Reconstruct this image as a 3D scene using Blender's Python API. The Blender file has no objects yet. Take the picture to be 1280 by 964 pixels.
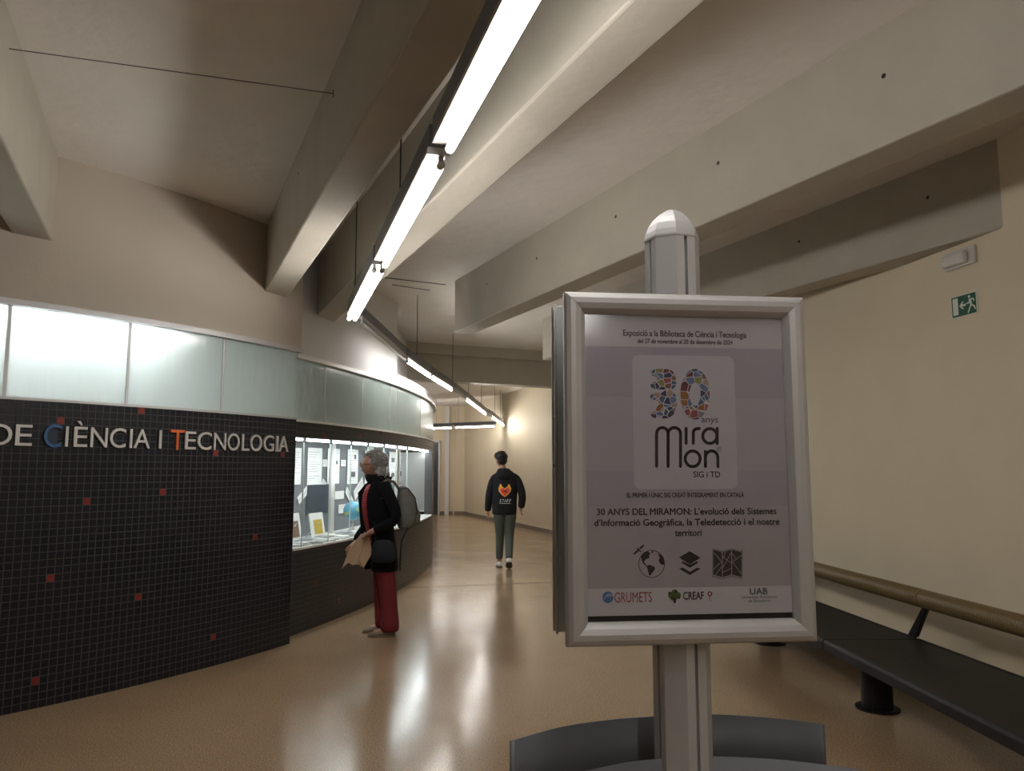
import bpy, bmesh, math, random
from mathutils import Vector, Matrix
from mathutils.bvhtree import BVHTree
random.seed(7)
C = bpy.context.scene.collection
S = bpy.context.scene
# ------------------------------------------------------------------ camera, world, exposure
F, CZ = 950.0, 1.55
PITCH = math.atan(104/950)
cam = bpy.data.cameras.new('camera'); co = bpy.data.objects.new('camera', cam); C.objects.link(co)
cam.sensor_width = 36; cam.lens = F*36/1280; cam.clip_start = .05; cam.clip_end = 200
co.location = (0, 0, CZ); co.rotation_euler = (math.pi/2+PITCH, 0, 0); S.camera = co
w = bpy.data.worlds.new('world'); S.world = w; w.use_nodes = True
w.node_tree.nodes['Background'].inputs[0].default_value = (.9, .85, .8, 1)
w.node_tree.nodes['Background'].inputs[1].default_value = .02
S.view_settings.view_transform = 'Standard'; S.view_settings.look = 'None'
S.view_settings.gamma = 1; S.view_settings.use_curve_mapping = False
S.view_settings.exposure = 0.92
TUBE = 28.0        # corridor tube radiance
CASE = 16.0        # showcase strip radiance
LIB = 135.0         # library lamp behind frosted band

def ray(x, y):
    a = (x-640)/F; b = (482-y)/F
    return Vector((a, math.cos(PITCH)-b*math.sin(PITCH), math.sin(PITCH)+b*math.cos(PITCH)))
CAM = Vector((0, 0, CZ))
def at_z(x, y, z):
    r = ray(x, y); return CAM + r*((z-CZ)/r.z)

# ------------------------------------------------------------------ materials
def mat(name, col, rough=.6, metal=0, bump=None, var=0, vscale=6, emit=None, spec=.5, coat=0):
    m = bpy.data.materials.new(name); m.use_nodes = True
    nt = m.node_tree; b = nt.nodes['Principled BSDF']
    c = (*col, 1)
    b.inputs['Base Color'].default_value = c; b.inputs['Roughness'].default_value = rough
    b.inputs['Metallic'].default_value = metal; b.inputs['Specular IOR Level'].default_value = spec
    b.inputs['Coat Weight'].default_value = coat
    tc = nt.nodes.new('ShaderNodeTexCoord')
    if var:
        n = nt.nodes.new('ShaderNodeTexNoise'); n.inputs['Scale'].default_value = vscale; n.inputs['Detail'].default_value = 6
        nt.links.new(tc.outputs['Object'], n.inputs['Vector'])
        mx = nt.nodes.new('ShaderNodeMix'); mx.data_type = 'RGBA'
        mx.inputs[6].default_value = tuple(max(0, k*(1-var)) for k in col)+(1,)
        mx.inputs[7].default_value = tuple(min(1, k*(1+var)) for k in col)+(1,)
        nt.links.new(n.outputs['Fac'], mx.inputs[0]); nt.links.new(mx.outputs[2], b.inputs['Base Color'])
    if bump:
        n = nt.nodes.new('ShaderNodeTexNoise'); n.inputs['Scale'].default_value = bump[0]; n.inputs['Detail'].default_value = 5
        nt.links.new(tc.outputs['Object'], n.inputs['Vector'])
        bp = nt.nodes.new('ShaderNodeBump'); bp.inputs['Strength'].default_value = bump[1]; bp.inputs['Distance'].default_value = .01
        nt.links.new(n.outputs['Fac'], bp.inputs['Height']); nt.links.new(bp.outputs['Normal'], b.inputs['Normal'])
    if emit:
        b.inputs['Emission Color'].default_value = (*emit[0], 1); b.inputs['Emission Strength'].default_value = emit[1]
    return m
M = {}
M['wall'] = mat('wall_paint', (.68, .585, .43), .65, bump=(30, .08), var=.05, vscale=2.5)
M['upper'] = mat('upper_wall_paint', (.50, .44, .37), .8, bump=(40, .1), var=.05, vscale=2)
M['upper2'] = mat('upper_wall_white', (.66, .65, .64), .7, bump=(40, .1), var=.04, vscale=2)
M['beam'] = mat('beam_concrete', (.44, .405, .335), .75, bump=(22, .25), var=.12, vscale=3)
M['slab'] = mat('slab_plaster', (.73, .69, .635), .85, bump=(11, .6), var=.06, vscale=4)
M['base'] = mat('baseboard_stone', (.20, .16, .13), .4, var=.2, vscale=40)
M['tile'] = mat('black_glazed_tile', (.008, .0088, .013), .30, spec=.35, bump=(60, .12), var=.5, vscale=9)
M['red'] = mat('red_glazed_tile', (.23, .035, .03), .25, var=.15, vscale=30)
M['grout'] = mat('tile_grout', (.062, .060, .062), .85, bump=(200, .3), var=.2, vscale=60)
M['alu'] = mat('satin_aluminium', (.52, .51, .50), .5, .45, var=.03, vscale=20)
M['alu2'] = mat('matt_silver_paint', (.55, .545, .55), .5, .35, var=.03, vscale=20)
M['tray'] = mat('grey_tray_metal', (.13, .135, .148), .5, .2, var=.05, vscale=20)
M['backframe'] = mat('blue_grey_frame_metal', (.60, .66, .66), .6, .0, var=.15, vscale=30)
M['dark'] = mat('dark_metal', (.02, .02, .023), .4, .3)
M['bench'] = mat('bench_black', (.007, .006, .0065), .5, spec=.3, bump=(90, .1), var=.3, vscale=15)
M['housing'] = mat('lamp_housing_grey', (.14, .145, .16), .5, .2)
M['traywhite'] = mat('lamp_tray_white', (.40, .38, .35), .4)
M['white'] = mat('white_enamel', (.75, .74, .72), .4)
M['paper'] = mat('paper_white', (.80, .80, .79), .7, var=.04, vscale=15)
M['ink'] = mat('black_ink', (.012, .01, .012), .55)
M['steel'] = mat('brushed_steel_letter', (.62, .60, .58), .35, .4)
M['blue'] = mat('blue_letter', (.03, .10, .24), .4)
M['navyplate'] = mat('navy_plate', (.008, .02, .045), .4)
M['orange'] = mat('orange_letter', (.62, .12, .03), .4)
M['panel'] = mat('grey_felt_panel', (.16, .175, .19), .9, bump=(120, .2), var=.08, vscale=8)
M['navycloth'] = mat('navy_panel', (.03, .045, .07), .9, var=.2, vscale=6)
M['tube'] = mat('lit_tube', (1, 1, 1), .4, emit=((1, .97, .93), TUBE))
M['deadtube'] = mat('unlit_tube', (.75, .74, .72), .3)
M['strip'] = mat('lit_case_strip', (1, 1, 1), .4, emit=((.93, .97, 1), CASE))
M['lib'] = mat('lit_library_tube', (1, 1, 1), .4, emit=((.95, .98, 1), LIB))
M['skin'] = mat('skin', (.42, .22, .15), .55, var=.06, vscale=30)
M['skin2'] = mat('skin_light', (.50, .28, .20), .55, var=.06, vscale=30)
M['coat'] = mat('black_wool', (.005, .005, .007), .95, spec=.2, bump=(160, .4), var=.3, vscale=30)
M['hoodie'] = mat('black_cotton', (.008, .008, .010), .95, bump=(25, .5), var=.3, vscale=20)
M['darkred'] = mat('dark_red_trousers', (.17, .016, .022), .85, bump=(18, .4), var=.15, vscale=12)
M['greytr'] = mat('grey_green_trousers', (.085, .098, .085), .85, bump=(18, .5), var=.15, vscale=12)
M['shoe'] = mat('beige_suede', (.19, .13, .085), .8)
M['sneaker'] = mat('white_sneaker', (.62, .61, .58), .6)
M['sole'] = mat('dark_sole', (.05, .04, .035), .7)
M['hair'] = mat('grey_hair', (.30, .29, .28), .6, var=.9, vscale=45)
M['hairdark'] = mat('dark_hair', (.018, .012, .010), .5, var=.4, vscale=60)
M['pack'] = mat('grey_backpack_nylon', (.15, .145, .135), .8, spec=.25, bump=(14, 1.0), var=.2, vscale=12)
M['denim'] = mat('navy_handbag_cloth', (.006, .009, .016), .85, bump=(60, .3), var=.3, vscale=20)
M['tan'] = mat('tan_canvas', (.50, .36, .24), .8, bump=(80, .2), var=.1, vscale=15)
M['green'] = mat('exit_green', (.0, .075, .035), .45)
M['signwhite'] = mat('exit_white', (.70, .74, .66), .45)
M['plastic'] = mat('pale_plastic', (.62, .60, .56), .35)
M['door'] = mat('dark_door', (.06, .065, .07), .35, .3)
M['crack'] = mat('joint_dark', (.10, .085, .07), .9)

def glassy(name, col, rough, mixt):
    m = bpy.data.materials.new(name); m.use_nodes = True; nt = m.node_tree; nt.nodes.clear()
    o = nt.nodes.new('ShaderNodeOutputMaterial'); tr = nt.nodes.new('ShaderNodeBsdfTransparent'); gl = nt.nodes.new('ShaderNodeBsdfGlossy')
    gl.inputs['Roughness'].default_value = rough; tr.inputs[0].default_value = (*col, 1)
    mx = nt.nodes.new('ShaderNodeMixShader'); mx.inputs[0].default_value = mixt
    nt.links.new(tr.outputs[0], mx.inputs[1]); nt.links.new(gl.outputs[0], mx.inputs[2]); nt.links.new(mx.outputs[0], o.inputs[0])
    return m
M['glass'] = glassy('clear_glass', (.93, .96, .95), .03, .06)
def frosted():
    m = bpy.data.materials.new('frosted_glass'); m.use_nodes = True; nt = m.node_tree
    b = nt.nodes['Principled BSDF']; b.inputs['Base Color'].default_value = (.40, .49, .465, 1); b.inputs['Roughness'].default_value = .17
    b.inputs['Specular IOR Level'].default_value = .8
    tc = nt.nodes.new('ShaderNodeTexCoord'); mp = nt.nodes.new('ShaderNodeMapping'); mp.inputs['Scale'].default_value = (7, 7, 1.6)
    n = nt.nodes.new('ShaderNodeTexNoise'); n.inputs['Scale'].default_value = 2.2; n.inputs['Detail'].default_value = 6
    nt.links.new(tc.outputs['Object'], mp.inputs[0]); nt.links.new(mp.outputs[0], n.inputs['Vector'])
    bp = nt.nodes.new('ShaderNodeBump'); bp.inputs['Strength'].default_value = .35; bp.inputs['Distance'].default_value = .012
    nt.links.new(n.outputs['Fac'], bp.inputs['Height']); nt.links.new(bp.outputs[0], b.inputs['Normal'])
    t = nt.nodes.new('ShaderNodeBsdfTranslucent'); t.inputs[0].default_value = (.93, .97, .96, 1)
    nt.links.new(bp.outputs[0], t.inputs['Normal'])
    mx = nt.nodes.new('ShaderNodeMixShader'); mx.inputs[0].default_value = .45
    o = nt.nodes['Material Output']
    nt.links.new(b.outputs[0], mx.inputs[1]); nt.links.new(t.outputs[0], mx.inputs[2]); nt.links.new(mx.outputs[0], o.inputs[0])
    return m
M['frost'] = frosted()
def terrazzo():
    m = mat('terrazzo', (.4, .3, .2), .17); nt = m.node_tree; b = nt.nodes['Principled BSDF']
    tc = nt.nodes.new('ShaderNodeTexCoord')
    n = nt.nodes.new('ShaderNodeTexNoise'); n.inputs['Scale'].default_value = 110; n.inputs['Detail'].default_value = 3
    v = nt.nodes.new('ShaderNodeTexVoronoi'); v.inputs['Scale'].default_value = 85
    l = nt.nodes.new('ShaderNodeTexNoise'); l.inputs['Scale'].default_value = 1.3; l.inputs['Detail'].default_value = 4
    for k in (n, v, l): nt.links.new(tc.outputs['Object'], k.inputs['Vector'])
    r = nt.nodes.new('ShaderNodeValToRGB'); r.color_ramp.elements[0].position = .3; r.color_ramp.elements[0].color = (.25, .155, .085, 1)
    r.color_ramp.elements[1].position = .72; r.color_ramp.elements[1].color = (.60, .43, .27, 1)
    nt.links.new(n.outputs['Fac'], r.inputs[0])
    hs = nt.nodes.new('ShaderNodeMix'); hs.data_type = 'RGBA'; hs.blend_type = 'MULTIPLY'; hs.inputs[0].default_value = .15
    nt.links.new(r.outputs[0], hs.inputs[6]); nt.links.new(v.outputs['Color'], hs.inputs[7])
    h2 = nt.nodes.new('ShaderNodeMix'); h2.data_type = 'RGBA'; h2.blend_type = 'MULTIPLY'; h2.inputs[0].default_value = .25
    nt.links.new(hs.outputs[2], h2.inputs[6]); nt.links.new(l.outputs['Fac'], h2.inputs[7])
    nt.links.new(h2.outputs[2], b.inputs['Base Color'])
    mr = nt.nodes.new('ShaderNodeMapRange'); mr.inputs[3].default_value = .12; mr.inputs[4].default_value = .24
    nt.links.new(l.outputs['Fac'], mr.inputs[0]); nt.links.new(mr.outputs[0], b.inputs['Roughness'])
    w2 = nt.nodes.new('ShaderNodeTexNoise'); w2.inputs['Scale'].default_value = 5; w2.inputs['Detail'].default_value = 2
    nt.links.new(tc.outputs['Object'], w2.inputs['Vector'])
    bp = nt.nodes.new('ShaderNodeBump'); bp.inputs['Strength'].default_value = .06; bp.inputs['Distance'].default_value = .02
    nt.links.new(w2.outputs['Fac'], bp.inputs['Height']); nt.links.new(bp.outputs[0], b.inputs['Normal'])
    b.inputs['Specular IOR Level'].default_value = .55
    return m
M['floor'] = terrazzo()
def mosaic_print():
    m = mat('mosaic_print', (.3, .2, .2), .5); nt = m.node_tree; b = nt.nodes['Principled BSDF']
    tc = nt.nodes.new('ShaderNodeTexCoord')
    v = nt.nodes.new('ShaderNodeTexVoronoi'); v.inputs['Scale'].default_value = 78
    e = nt.nodes.new('ShaderNodeTexVoronoi'); e.feature = 'DISTANCE_TO_EDGE'; e.inputs['Scale'].default_value = 78
    for k in (v, e): nt.links.new(tc.outputs['Object'], k.inputs['Vector'])
    sx = nt.nodes.new('ShaderNodeSeparateColor'); nt.links.new(v.outputs['Color'], sx.inputs[0])
    r = nt.nodes.new('ShaderNodeValToRGB'); r.color_ramp.interpolation = 'CONSTANT'
    cols = [(.04, .06, .16), (.45, .10, .10), (.09, .17, .30), (.30, .14, .07), (.50, .34, .24), (.07, .05, .13), (.28, .27, .33), (.42, .16, .05), (.06, .16, .20), (.22, .05, .06), (.16, .24, .42), (.35, .33, .10)]
    while len(r.color_ramp.elements) < len(cols): r.color_ramp.elements.new(.5)
    for i, c in enumerate(cols): r.color_ramp.elements[i].position = i/len(cols); r.color_ramp.elements[i].color = (*[k*.7 for k in c], 1)
    nt.links.new(sx.outputs[0], r.inputs[0])
    lt = nt.nodes.new('ShaderNodeMath'); lt.operation = 'LESS_THAN'; lt.inputs[1].default_value = .045
    nt.links.new(e.outputs['Distance'], lt.inputs[0])
    mx = nt.nodes.new('ShaderNodeMix'); mx.data_type = 'RGBA'; mx.inputs[7].default_value = (.5, .48, .5, 1)
    nt.links.new(lt.outputs[0], mx.inputs[0]); nt.links.new(r.outputs[0], mx.inputs[6]); nt.links.new(mx.outputs[2], b.inputs['Base Color'])
    return m
M['mosaic'] = mosaic_print()
def wave_mat(name, c1, c2, scale, axis, rough, bump=.0, metal=0):
    m = mat(name, c1, rough, metal); nt = m.node_tree; b = nt.nodes['Principled BSDF']
    tc = nt.nodes.new('ShaderNodeTexCoord'); wv = nt.nodes.new('ShaderNodeTexWave'); wv.bands_direction = axis; wv.inputs['Scale'].default_value = scale
    nt.links.new(tc.outputs['Object'], wv.inputs['Vector'])
    mx = nt.nodes.new('ShaderNodeMix'); mx.data_type = 'RGBA'; mx.inputs[6].default_value = (*c1, 1); mx.inputs[7].default_value = (*c2, 1)
    nt.links.new(wv.outputs['Fac'], mx.inputs[0]); nt.links.new(mx.outputs[2], b.inputs['Base Color'])
    if bump:
        bp = nt.nodes.new('ShaderNodeBump'); bp.inputs['Strength'].default_value = bump; bp.inputs['Distance'].default_value = .003
        nt.links.new(wv.outputs['Fac'], bp.inputs['Height']); nt.links.new(bp.outputs[0], b.inputs['Normal'])
    return m
M['stripe'] = wave_mat('red_striped_knit', (.55, .03, .02), (.10, .012, .02), 14, 'Z', .8)
M['tubebrown'] = wave_mat('brown_ribbed_tube', (.05, .032, .009), (.26, .175, .06), 24, 'Z', .45, .8)

# ------------------------------------------------------------------ mesh helpers
def obj(name, verts, faces, m, parent=None, smooth=False, mw=None):
    me = bpy.data.meshes.new(name); me.from_pydata([tuple(v) for v in verts], [], faces); me.update()
    if smooth:
        for p in me.polygons: p.use_smooth = True
    me.materials.append(M[m] if isinstance(m, str) else m)
    o = bpy.data.objects.new(name, me); C.objects.link(o)
    if parent: o.parent = parent
    if mw is not None: o.matrix_local = mw
    return o
class MB:
    def __init__(s): s.v = []; s.f = []
    def add(s, v, f):
        n = len(s.v); s.v += [Vector(q) for q in v]; s.f += [tuple(i+n for i in q) for q in f]; return s
    def prism(s, poly, n, d):                      # polygon (3D points) extruded by vector d
        a = [Vector(p) for p in poly]; b = [p+Vector(d) for p in a]; k = len(a)
        s.add(a+b, [tuple(range(k))[::-1], tuple(range(k, 2*k))]+[(i, (i+1) % k, k+(i+1) % k, k+i) for i in range(k)]); return s
    def box(s, x0, x1, y0, y1, z0, z1):
        return s.prism([(x0, y0, z0), (x1, y0, z0), (x1, y1, z0), (x0, y1, z0)], 0, (0, 0, z1-z0))
    def bar(s, a, b, wd, ht, up=(0, 0, 1)):        # box along a-b, centred
        a = Vector(a); b = Vector(b); d = (b-a).normalized(); u = Vector(up); sd = d.cross(u).normalized(); u = sd.cross(d).normalized()
        p = [a+sd*wd/2*i+u*ht/2*j for i, j in ((-1, -1), (1, -1), (1, 1), (-1, 1))]
        return s.prism(p, 0, b-a)
    def tube(s, pts, r, seg=10, cap=True):
        pts = [Vector(p) for p in pts]; n = len(pts); R = r if isinstance(r, (list, tuple)) else [r]*n
        base = len(s.v); prev = None
        for i, p in enumerate(pts):
            d = (pts[min(i+1, n-1)]-pts[max(i-1, 0)]).normalized()
            if prev is None:
                u = d.cross(Vector((0, 0, 1)))
                if u.length < .1: u = d.cross(Vector((1, 0, 0)))
            else: u = prev-d*prev.dot(d)
            u.normalize(); prev = u; v = d.cross(u)
            for k in range(seg):
                a = 2*math.pi*k/seg; s.v.append(p+u*math.cos(a)*R[i]+v*math.sin(a)*R[i])
        for i in range(n-1):
            for k in range(seg):
                s.f.append((base+i*seg+k, base+i*seg+(k+1) % seg, base+(i+1)*seg+(k+1) % seg, base+(i+1)*seg+k))
        if cap: s.f.append(tuple(base+k for k in range(seg))[::-1]); s.f.append(tuple(base+(n-1)*seg+k for k in range(seg)))
        return s
    def ball(s, c, r, seg=12, rings=8, jit=0):
        c = Vector(c); r = (r, r, r) if isinstance(r, (int, float)) else r; base = len(s.v)
        for i in range(rings+1):
            t = math.pi*i/rings
            for k in range(seg):
                a = 2*math.pi*k/seg; j = 1+random.uniform(-jit, jit)
                s.v.append(c+Vector((r[0]*math.sin(t)*math.cos(a), r[1]*math.sin(t)*math.sin(a), r[2]*math.cos(t)))*j)
        for i in range(rings):
            for k in range(seg): s.f.append((base+i*seg+k, base+(i+1)*seg+k, base+(i+1)*seg+(k+1) % seg, base+i*seg+(k+1) % seg))
        return s
    def loft(s, rings, seg=24, power=2.0, skip=None):     # rings: (cx,cy,z,rx,ry)
        base = len(s.v)
        for (cx, cy, z, rx, ry) in rings:
            for k in range(seg):
                a = 2*math.pi*k/seg; ca, sa = math.cos(a), math.sin(a); e = 2/power
                s.v.append(Vector((cx+rx*math.copysign(abs(ca)**e, ca), cy+ry*math.copysign(abs(sa)**e, sa), z)))
        n = len(rings)
        for i in range(n-1):
            for k in range(seg):
                if skip and skip(i, (k+.5)*360/seg): continue
                s.f.append((base+i*seg+k, base+i*seg+(k+1) % seg, base+(i+1)*seg+(k+1) % seg, base+(i+1)*seg+k))
        s.f.append(tuple(base+k for k in range(seg))[::-1]); s.f.append(tuple(base+(n-1)*seg+k for k in range(seg)))
        return s
    def build(s, name, m, parent=None, smooth=False, mw=None): return obj(name, s.v, s.f, m, parent, smooth, mw)
def sub(o, lv=1):
    md = o.modifiers.new('sub', 'SUBSURF'); md.levels = lv; md.render_levels = lv; return o
def bev(o, wd=.004, seg=2):
    md = o.modifiers.new('bev', 'BEVEL'); md.width = wd; md.segments = seg; md.limit_method = 'ANGLE'; return o
def empty(name, loc=(0, 0, 0), rz=0):
    o = bpy.data.objects.new(name, None); C.objects.link(o); o.location = loc; o.rotation_euler = (0, 0, rz); o.empty_display_size = .1; return o
def tag(o, label, cat, group=None, kind=None):
    o['label'] = label; o['category'] = cat
    if group: o['group'] = group
    if kind: o['kind'] = kind
    return o
def struct(o): o['kind'] = 'structure'; return o

# ------------------------------------------------------------------ plan curves
TC, TR_ = (-8.565, 9.703), 7.123       # lettered tile wall: centre, radius
DC, DR = (-17.305, 12.079), 15.984     # showcase wall
def cp(c, r, a, z): return Vector((c[0]+r*math.cos(a), c[1]+r*math.sin(a), z))
def cyl(px, py, c, r):                 # angle and height where a sight line meets the round wall
    d = ray(px, py); o = (-c[0], -c[1]); A = d.x**2+d.y**2; B = 2*(o[0]*d.x+o[1]*d.y); Q = o[0]**2+o[1]**2-r*r
    disc = max(B*B-4*A*Q, 0); t = (-B-math.sqrt(disc))/(2*A)
    if t < 0: t = (-B+math.sqrt(disc))/(2*A)
    p = CAM+d*t; return math.atan2(p.y-c[1], p.x-c[0]), p.z
def curved_slab(mb, c, r0, r1, a0, a1, z0, z1, n=24):
    base = len(mb.v)
    for i in range(n+1):
        a = a0+(a1-a0)*i/n
        mb.v += [cp(c, r0, a, z0), cp(c, r1, a, z0), cp(c, r1, a, z1), cp(c, r0, a, z1)]
    for i in range(n):
        for k in range(4):
            mb.f.append((base+4*i+k, base+4*i+(k+1) % 4, base+4*i+4+(k+1) % 4, base+4*i+4+k))
    mb.f.append((base+3, base+2, base+1, base)); b = base+4*n; mb.f.append((b, b+1, b+2, b+3)); return mb
aT1 = cyl(362, 805, TC, TR_)[0]                     # right end of lettered wall
aT0 = math.atan2(3.3-TC[1], -5.15-TC[0])            # far left, out of view
TOPT, GT, UP, SLAB, BB = 2.0, 2.62, 2.66, 3.70, 3.10
aD0 = cyl(363, 795, DC, DR)[0]; aD1 = math.atan2(20.5-DC[1], -3.6-DC[0])
aW0 = aD0+.012/DR; aW1 = cyl(539, 640, DC, DR)[0]   # showcase opening

# ------------------------------------------------------------------ setting: floor, slab, beams, walls
fl = struct(obj('floor', [(-9, -6, 0), (6, -6, 0), (6, 30, 0), (-9, 30, 0), (-9, -6, -.1), (6, -6, -.1), (6, 30, -.1), (-9, 30, -.1)],
    [(0, 1, 2, 3), (7, 6, 5, 4), (0, 4, 5, 1), (1, 5, 6, 2), (2, 6, 7, 3), (3, 7, 4, 0)], 'floor'))
ja, jb = at_z(497, 735.5, 0), at_z(700, 727.5, 0)
dj = (jb-ja).normalized()
ja = ja-dj*.0; jb = jb+dj*1.2
MB().bar((ja.x, ja.y, .001), (jb.x, jb.y, .001), .012, .003).build('joint_strip', 'crack', fl)
ce = struct(MB().box(-9, 6, -6, 30, SLAB, SLAB+.2).build('ceiling', 'slab'))
U = Vector((-.414, .910, 0)); N = Vector((.910, .414, 0))
def rw_x(y):                                        # right wall plan
    P = [(-6, 3.75), (0, 3.62), (2.5, 3.42), (4.7, 3.2), (6.9, 2.77), (9.5, 2.38), (13, 1.87), (18.34, .95), (26.31, -1.64)]
    for (a, b), (c, d) in zip(P, P[1:]):
        if a <= y <= c: return b+(d-b)*(y-a)/(c-a)
    return P[-1][1]
def beam(s0, s1, t0, t1, slope_fix=0, zb=BB, zt=SLAB+.01):
    u = U.copy(); n = N.copy()
    if slope_fix:
        u = Vector((-.437, .899, 0)); n = Vector((.899, .437, 0))
    p = [n*s0+u*t0, n*s1+u*t0, n*s1+u*t1, n*s0+u*t1]
    return bev(MB().prism([(q.x, q.y, zb) for q in p], 0, (0, 0, zt-zb)).build('beam', 'beam', ce), .012, 2)
def left_t(s, c, r, inset=.15):                     # t along beam where it enters a round wall
    best = None
    t = 0
    while t < 30:
        p = N*s+U*t
        if math.hypot(p.x-c[0], p.y-c[1]) < r-inset: return t
        t += .02
    return 12
def right_t(s):
    t = 8
    while t > -9:
        p = N*s+U*t
        if p.x > rw_x(p.y)+.15: return t
        t -= .02
    return -7
beams = {}
beam(-2.75, -2.53, right_t(-2.6), left_t(-2.6, TC, TR_))
beams['E'] = beam(-.99, -.765, right_t(-.88), left_t(-.88, TC, TR_))
beams['C'] = beam(.735, .955, right_t(.84), left_t(.84, TC, TR_))
beams['D'] = beam(1.345, 1.577, right_t(1.46), left_t(1.46, DC, DR))
nA = Vector((.899, .437, 0)); sA = nA.dot(Vector((2.075, 2.95, 0)))
beams['A'] = beam(sA, sA+.24, -1.0, 8.0, 1)
beams['B'] = beam(4.87, 5.10, right_t(4.98), 9.65)
for s in (6.70, 8.45, 10.2, 11.9, 13.6):
    beam(s-.11, s+.12, right_t(s), min(left_t(s, DC, DR), 25))
# cross beam with a stepped lower chord, at right angles to the others
p0, p1 = U*12.35+N*3.2, U*12.35+N*7.6
MB().prism([(p.x, p.y, 3.52) for p in (p0, p1, p1+U*.5, p0+U*.5)], 0, (0, 0, .19)).build('beam', 'beam', ce)
p0, p1 = U*12.5+N*3.2, U*12.5+N*7.6
MB().prism([(p.x, p.y, 3.07) for p in (p0, p1, p1+U*.3, p0+U*.3)], 0, (0, 0, .46)).build('beam', 'beam', ce)
# formwork holes in the beam faces
def hole(px, py, s0, parent, fix=False, r=.013):
    n = nA if fix else N
    d = ray(px, py); t = (s0-n.dot(CAM))/n.dot(d); p = CAM+d*t
    MB().tube([p-n*.003, p+n*.02], r, 10).build('bolt_hole', 'dark', parent)
for q in ((1105, 95), (898, 204), (770, 271), (671, 323), (609, 355)): hole(*q, sA, beams['A'], True)
for q in ((1160, 247), (999, 302)): hole(*q, 4.87, beams['B'])
for q in ((373, 217), (330+100/2.54-27, 217+10)): pass
hole(373, 217, .735, beams['C'], r=.008)
# slab joint lines above the showcase
a_, b_ = at_z(480, 347, SLAB-.002), at_z(557, 356, SLAB-.002); MB().bar(a_, b_, .02, .006).build('joint_line', 'crack', ce)
a_, b_ = at_z(490, 356, SLAB-.002), at_z(537, 363, SLAB-.002); MB().bar(a_, b_, .015, .006).build('joint_line', 'crack', ce)
# drips of rough plaster on the slab between the middle beams
# right wall
ys = [-6+i*.5 for i in range(66)]; ys = [y for y in ys if y < 26.3]+[26.31]
v = []; f = []
for y in ys: v += [(rw_x(y), y, 0), (rw_x(y), y, SLAB), (rw_x(y)+.2, y, SLAB), (rw_x(y)+.2, y, 0)]
for i in range(len(ys)-1):
    for k in range(4): f.append((4*i+k, 4*i+(k+1) % 4, 4*i+4+(k+1) % 4, 4*i+4+k))
struct(obj('wall_right', v, f, 'wall', smooth=False))
v = []; f = []
for y in ys: x = rw_x(y)-.012; v += [(x, y, 0), (x, y, .10), (x+.03, y, .10), (x+.03, y, 0)]
for i in range(len(ys)-1):
    for k in range(4): f.append((4*i+k, 4*i+(k+1) % 4, 4*i+4+(k+1) % 4, 4*i+4+k))
struct(obj('baseboard_right', v, f, 'base'))
wb = struct(MB().box(-9, -1.5, 26.31, 26.5, 0, SLAB).build('wall_back', 'wall'))
MB().box(-2.30, -2.16, 26.2, 26.32, 0, SLAB).build('pilaster', 'upper2', wb)
MB().box(-2.02, -1.98, 26.27, 26.32, 0, SLAB).build('pilaster', 'wall', wb)
struct(MB().box(-2.5, -1.6, 26.29, 26.315, 0, .1).build('baseboard_back', 'base'))
dr = struct(empty('door_1', (-3.0, 26.25, 0)))
MB().box(-.55, .47, -.02, .05, 0, 2.45).build('door_leaf', 'door', dr)
MB().box(.47, .53, -.05, .06, 0, 2.5).build('door_frame', 'alu2', dr)
MB().box(-.55, .53, -.05, .06, 2.45, 2.52).build('door_frame', 'alu2', dr)
struct(MB().box(-9, 6, -6.2, -6, 0, SLAB).build('wall_front', 'wall'))
struct(MB().box(-9.2, -9, -6, 30, 0, SLAB).build('wall_library', 'upper'))

# ------------------------------------------------------------------ lettered tile wall
P_ = .05
wl = struct(curved_slab(MB(), TC, TR_-.20, TR_-.0008, aT0, aT1, 0, TOPT, 120).build('wall_left', 'grout'))
ret = []
def tile_verts(c, r, a, z, da, h, jit=True):
    o = random.uniform(0, .0004) if jit else 0; g = .0024; gz = .0024
    q = [(a-da/2+g/r, z+gz), (a+da/2-g/r, z+gz), (a+da/2-g/r, z+h-gz), (a-da/2+g/r, z+h-gz)]
    e = .0009; qi = [(q[0][0]+e/r, q[0][1]+e), (q[1][0]-e/r, q[1][1]+e), (q[2][0]-e/r, q[2][1]-e), (q[3][0]+e/r, q[3][1]-e)]
    return [cp(c, r-.0009, *t) for t in q]+[cp(c, r+o, *t) for t in qi]
TF = [(4, 5, 6, 7), (0, 1, 5, 4), (1, 2, 6, 5), (2, 3, 7, 6), (3, 0, 4, 7)]
da = P_/TR_
ncol = int((aT1-aT0)/da); nrow = 40
aV = cyl(0, 700, TC, TR_)[0]
red = set()
for q in ((176, 514), (77, 525), (268, 563), (353, 571), (201, 614), (108, 625), (317, 673), (66, 726), (172, 750), (265, 797), (42, 851)):
    a, z = cyl(*q, TC, TR_); red.add((int((aT1-a)/da), int(z/P_)))
many = MB(); cV = int((aT1-aV)/da)
for cI in range(ncol):
    a = aT1-(cI+.5)*da
    for r in range(nrow):
        tv = tile_verts(TC, TR_, a, r*P_, da, P_)
        if (cI, r) in red: obj('red_tile', tv, TF, 'red', wl)['label'] = 'red glazed mosaic tile'
        elif cV-6 <= cI <= cV: obj('tile', tv, TF, 'tile', wl)
        else: many.add(tv, TF)
many.build('tiles', 'tile', wl)['kind'] = 'stuff'
# return face at the right end (tiled too)
p = cp(TC, TR_-.004, aT1, 0); q = cp(DC, DR-.1, aD0, 0)
MB().prism([(p.x, p.y, 0), (p.x-.02, p.y+.0, 0), (q.x-.05, q.y, 0), (q.x, q.y, 0)], 0, (0, 0, TOPT)).build('return_wall', 'tile', wl)
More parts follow.
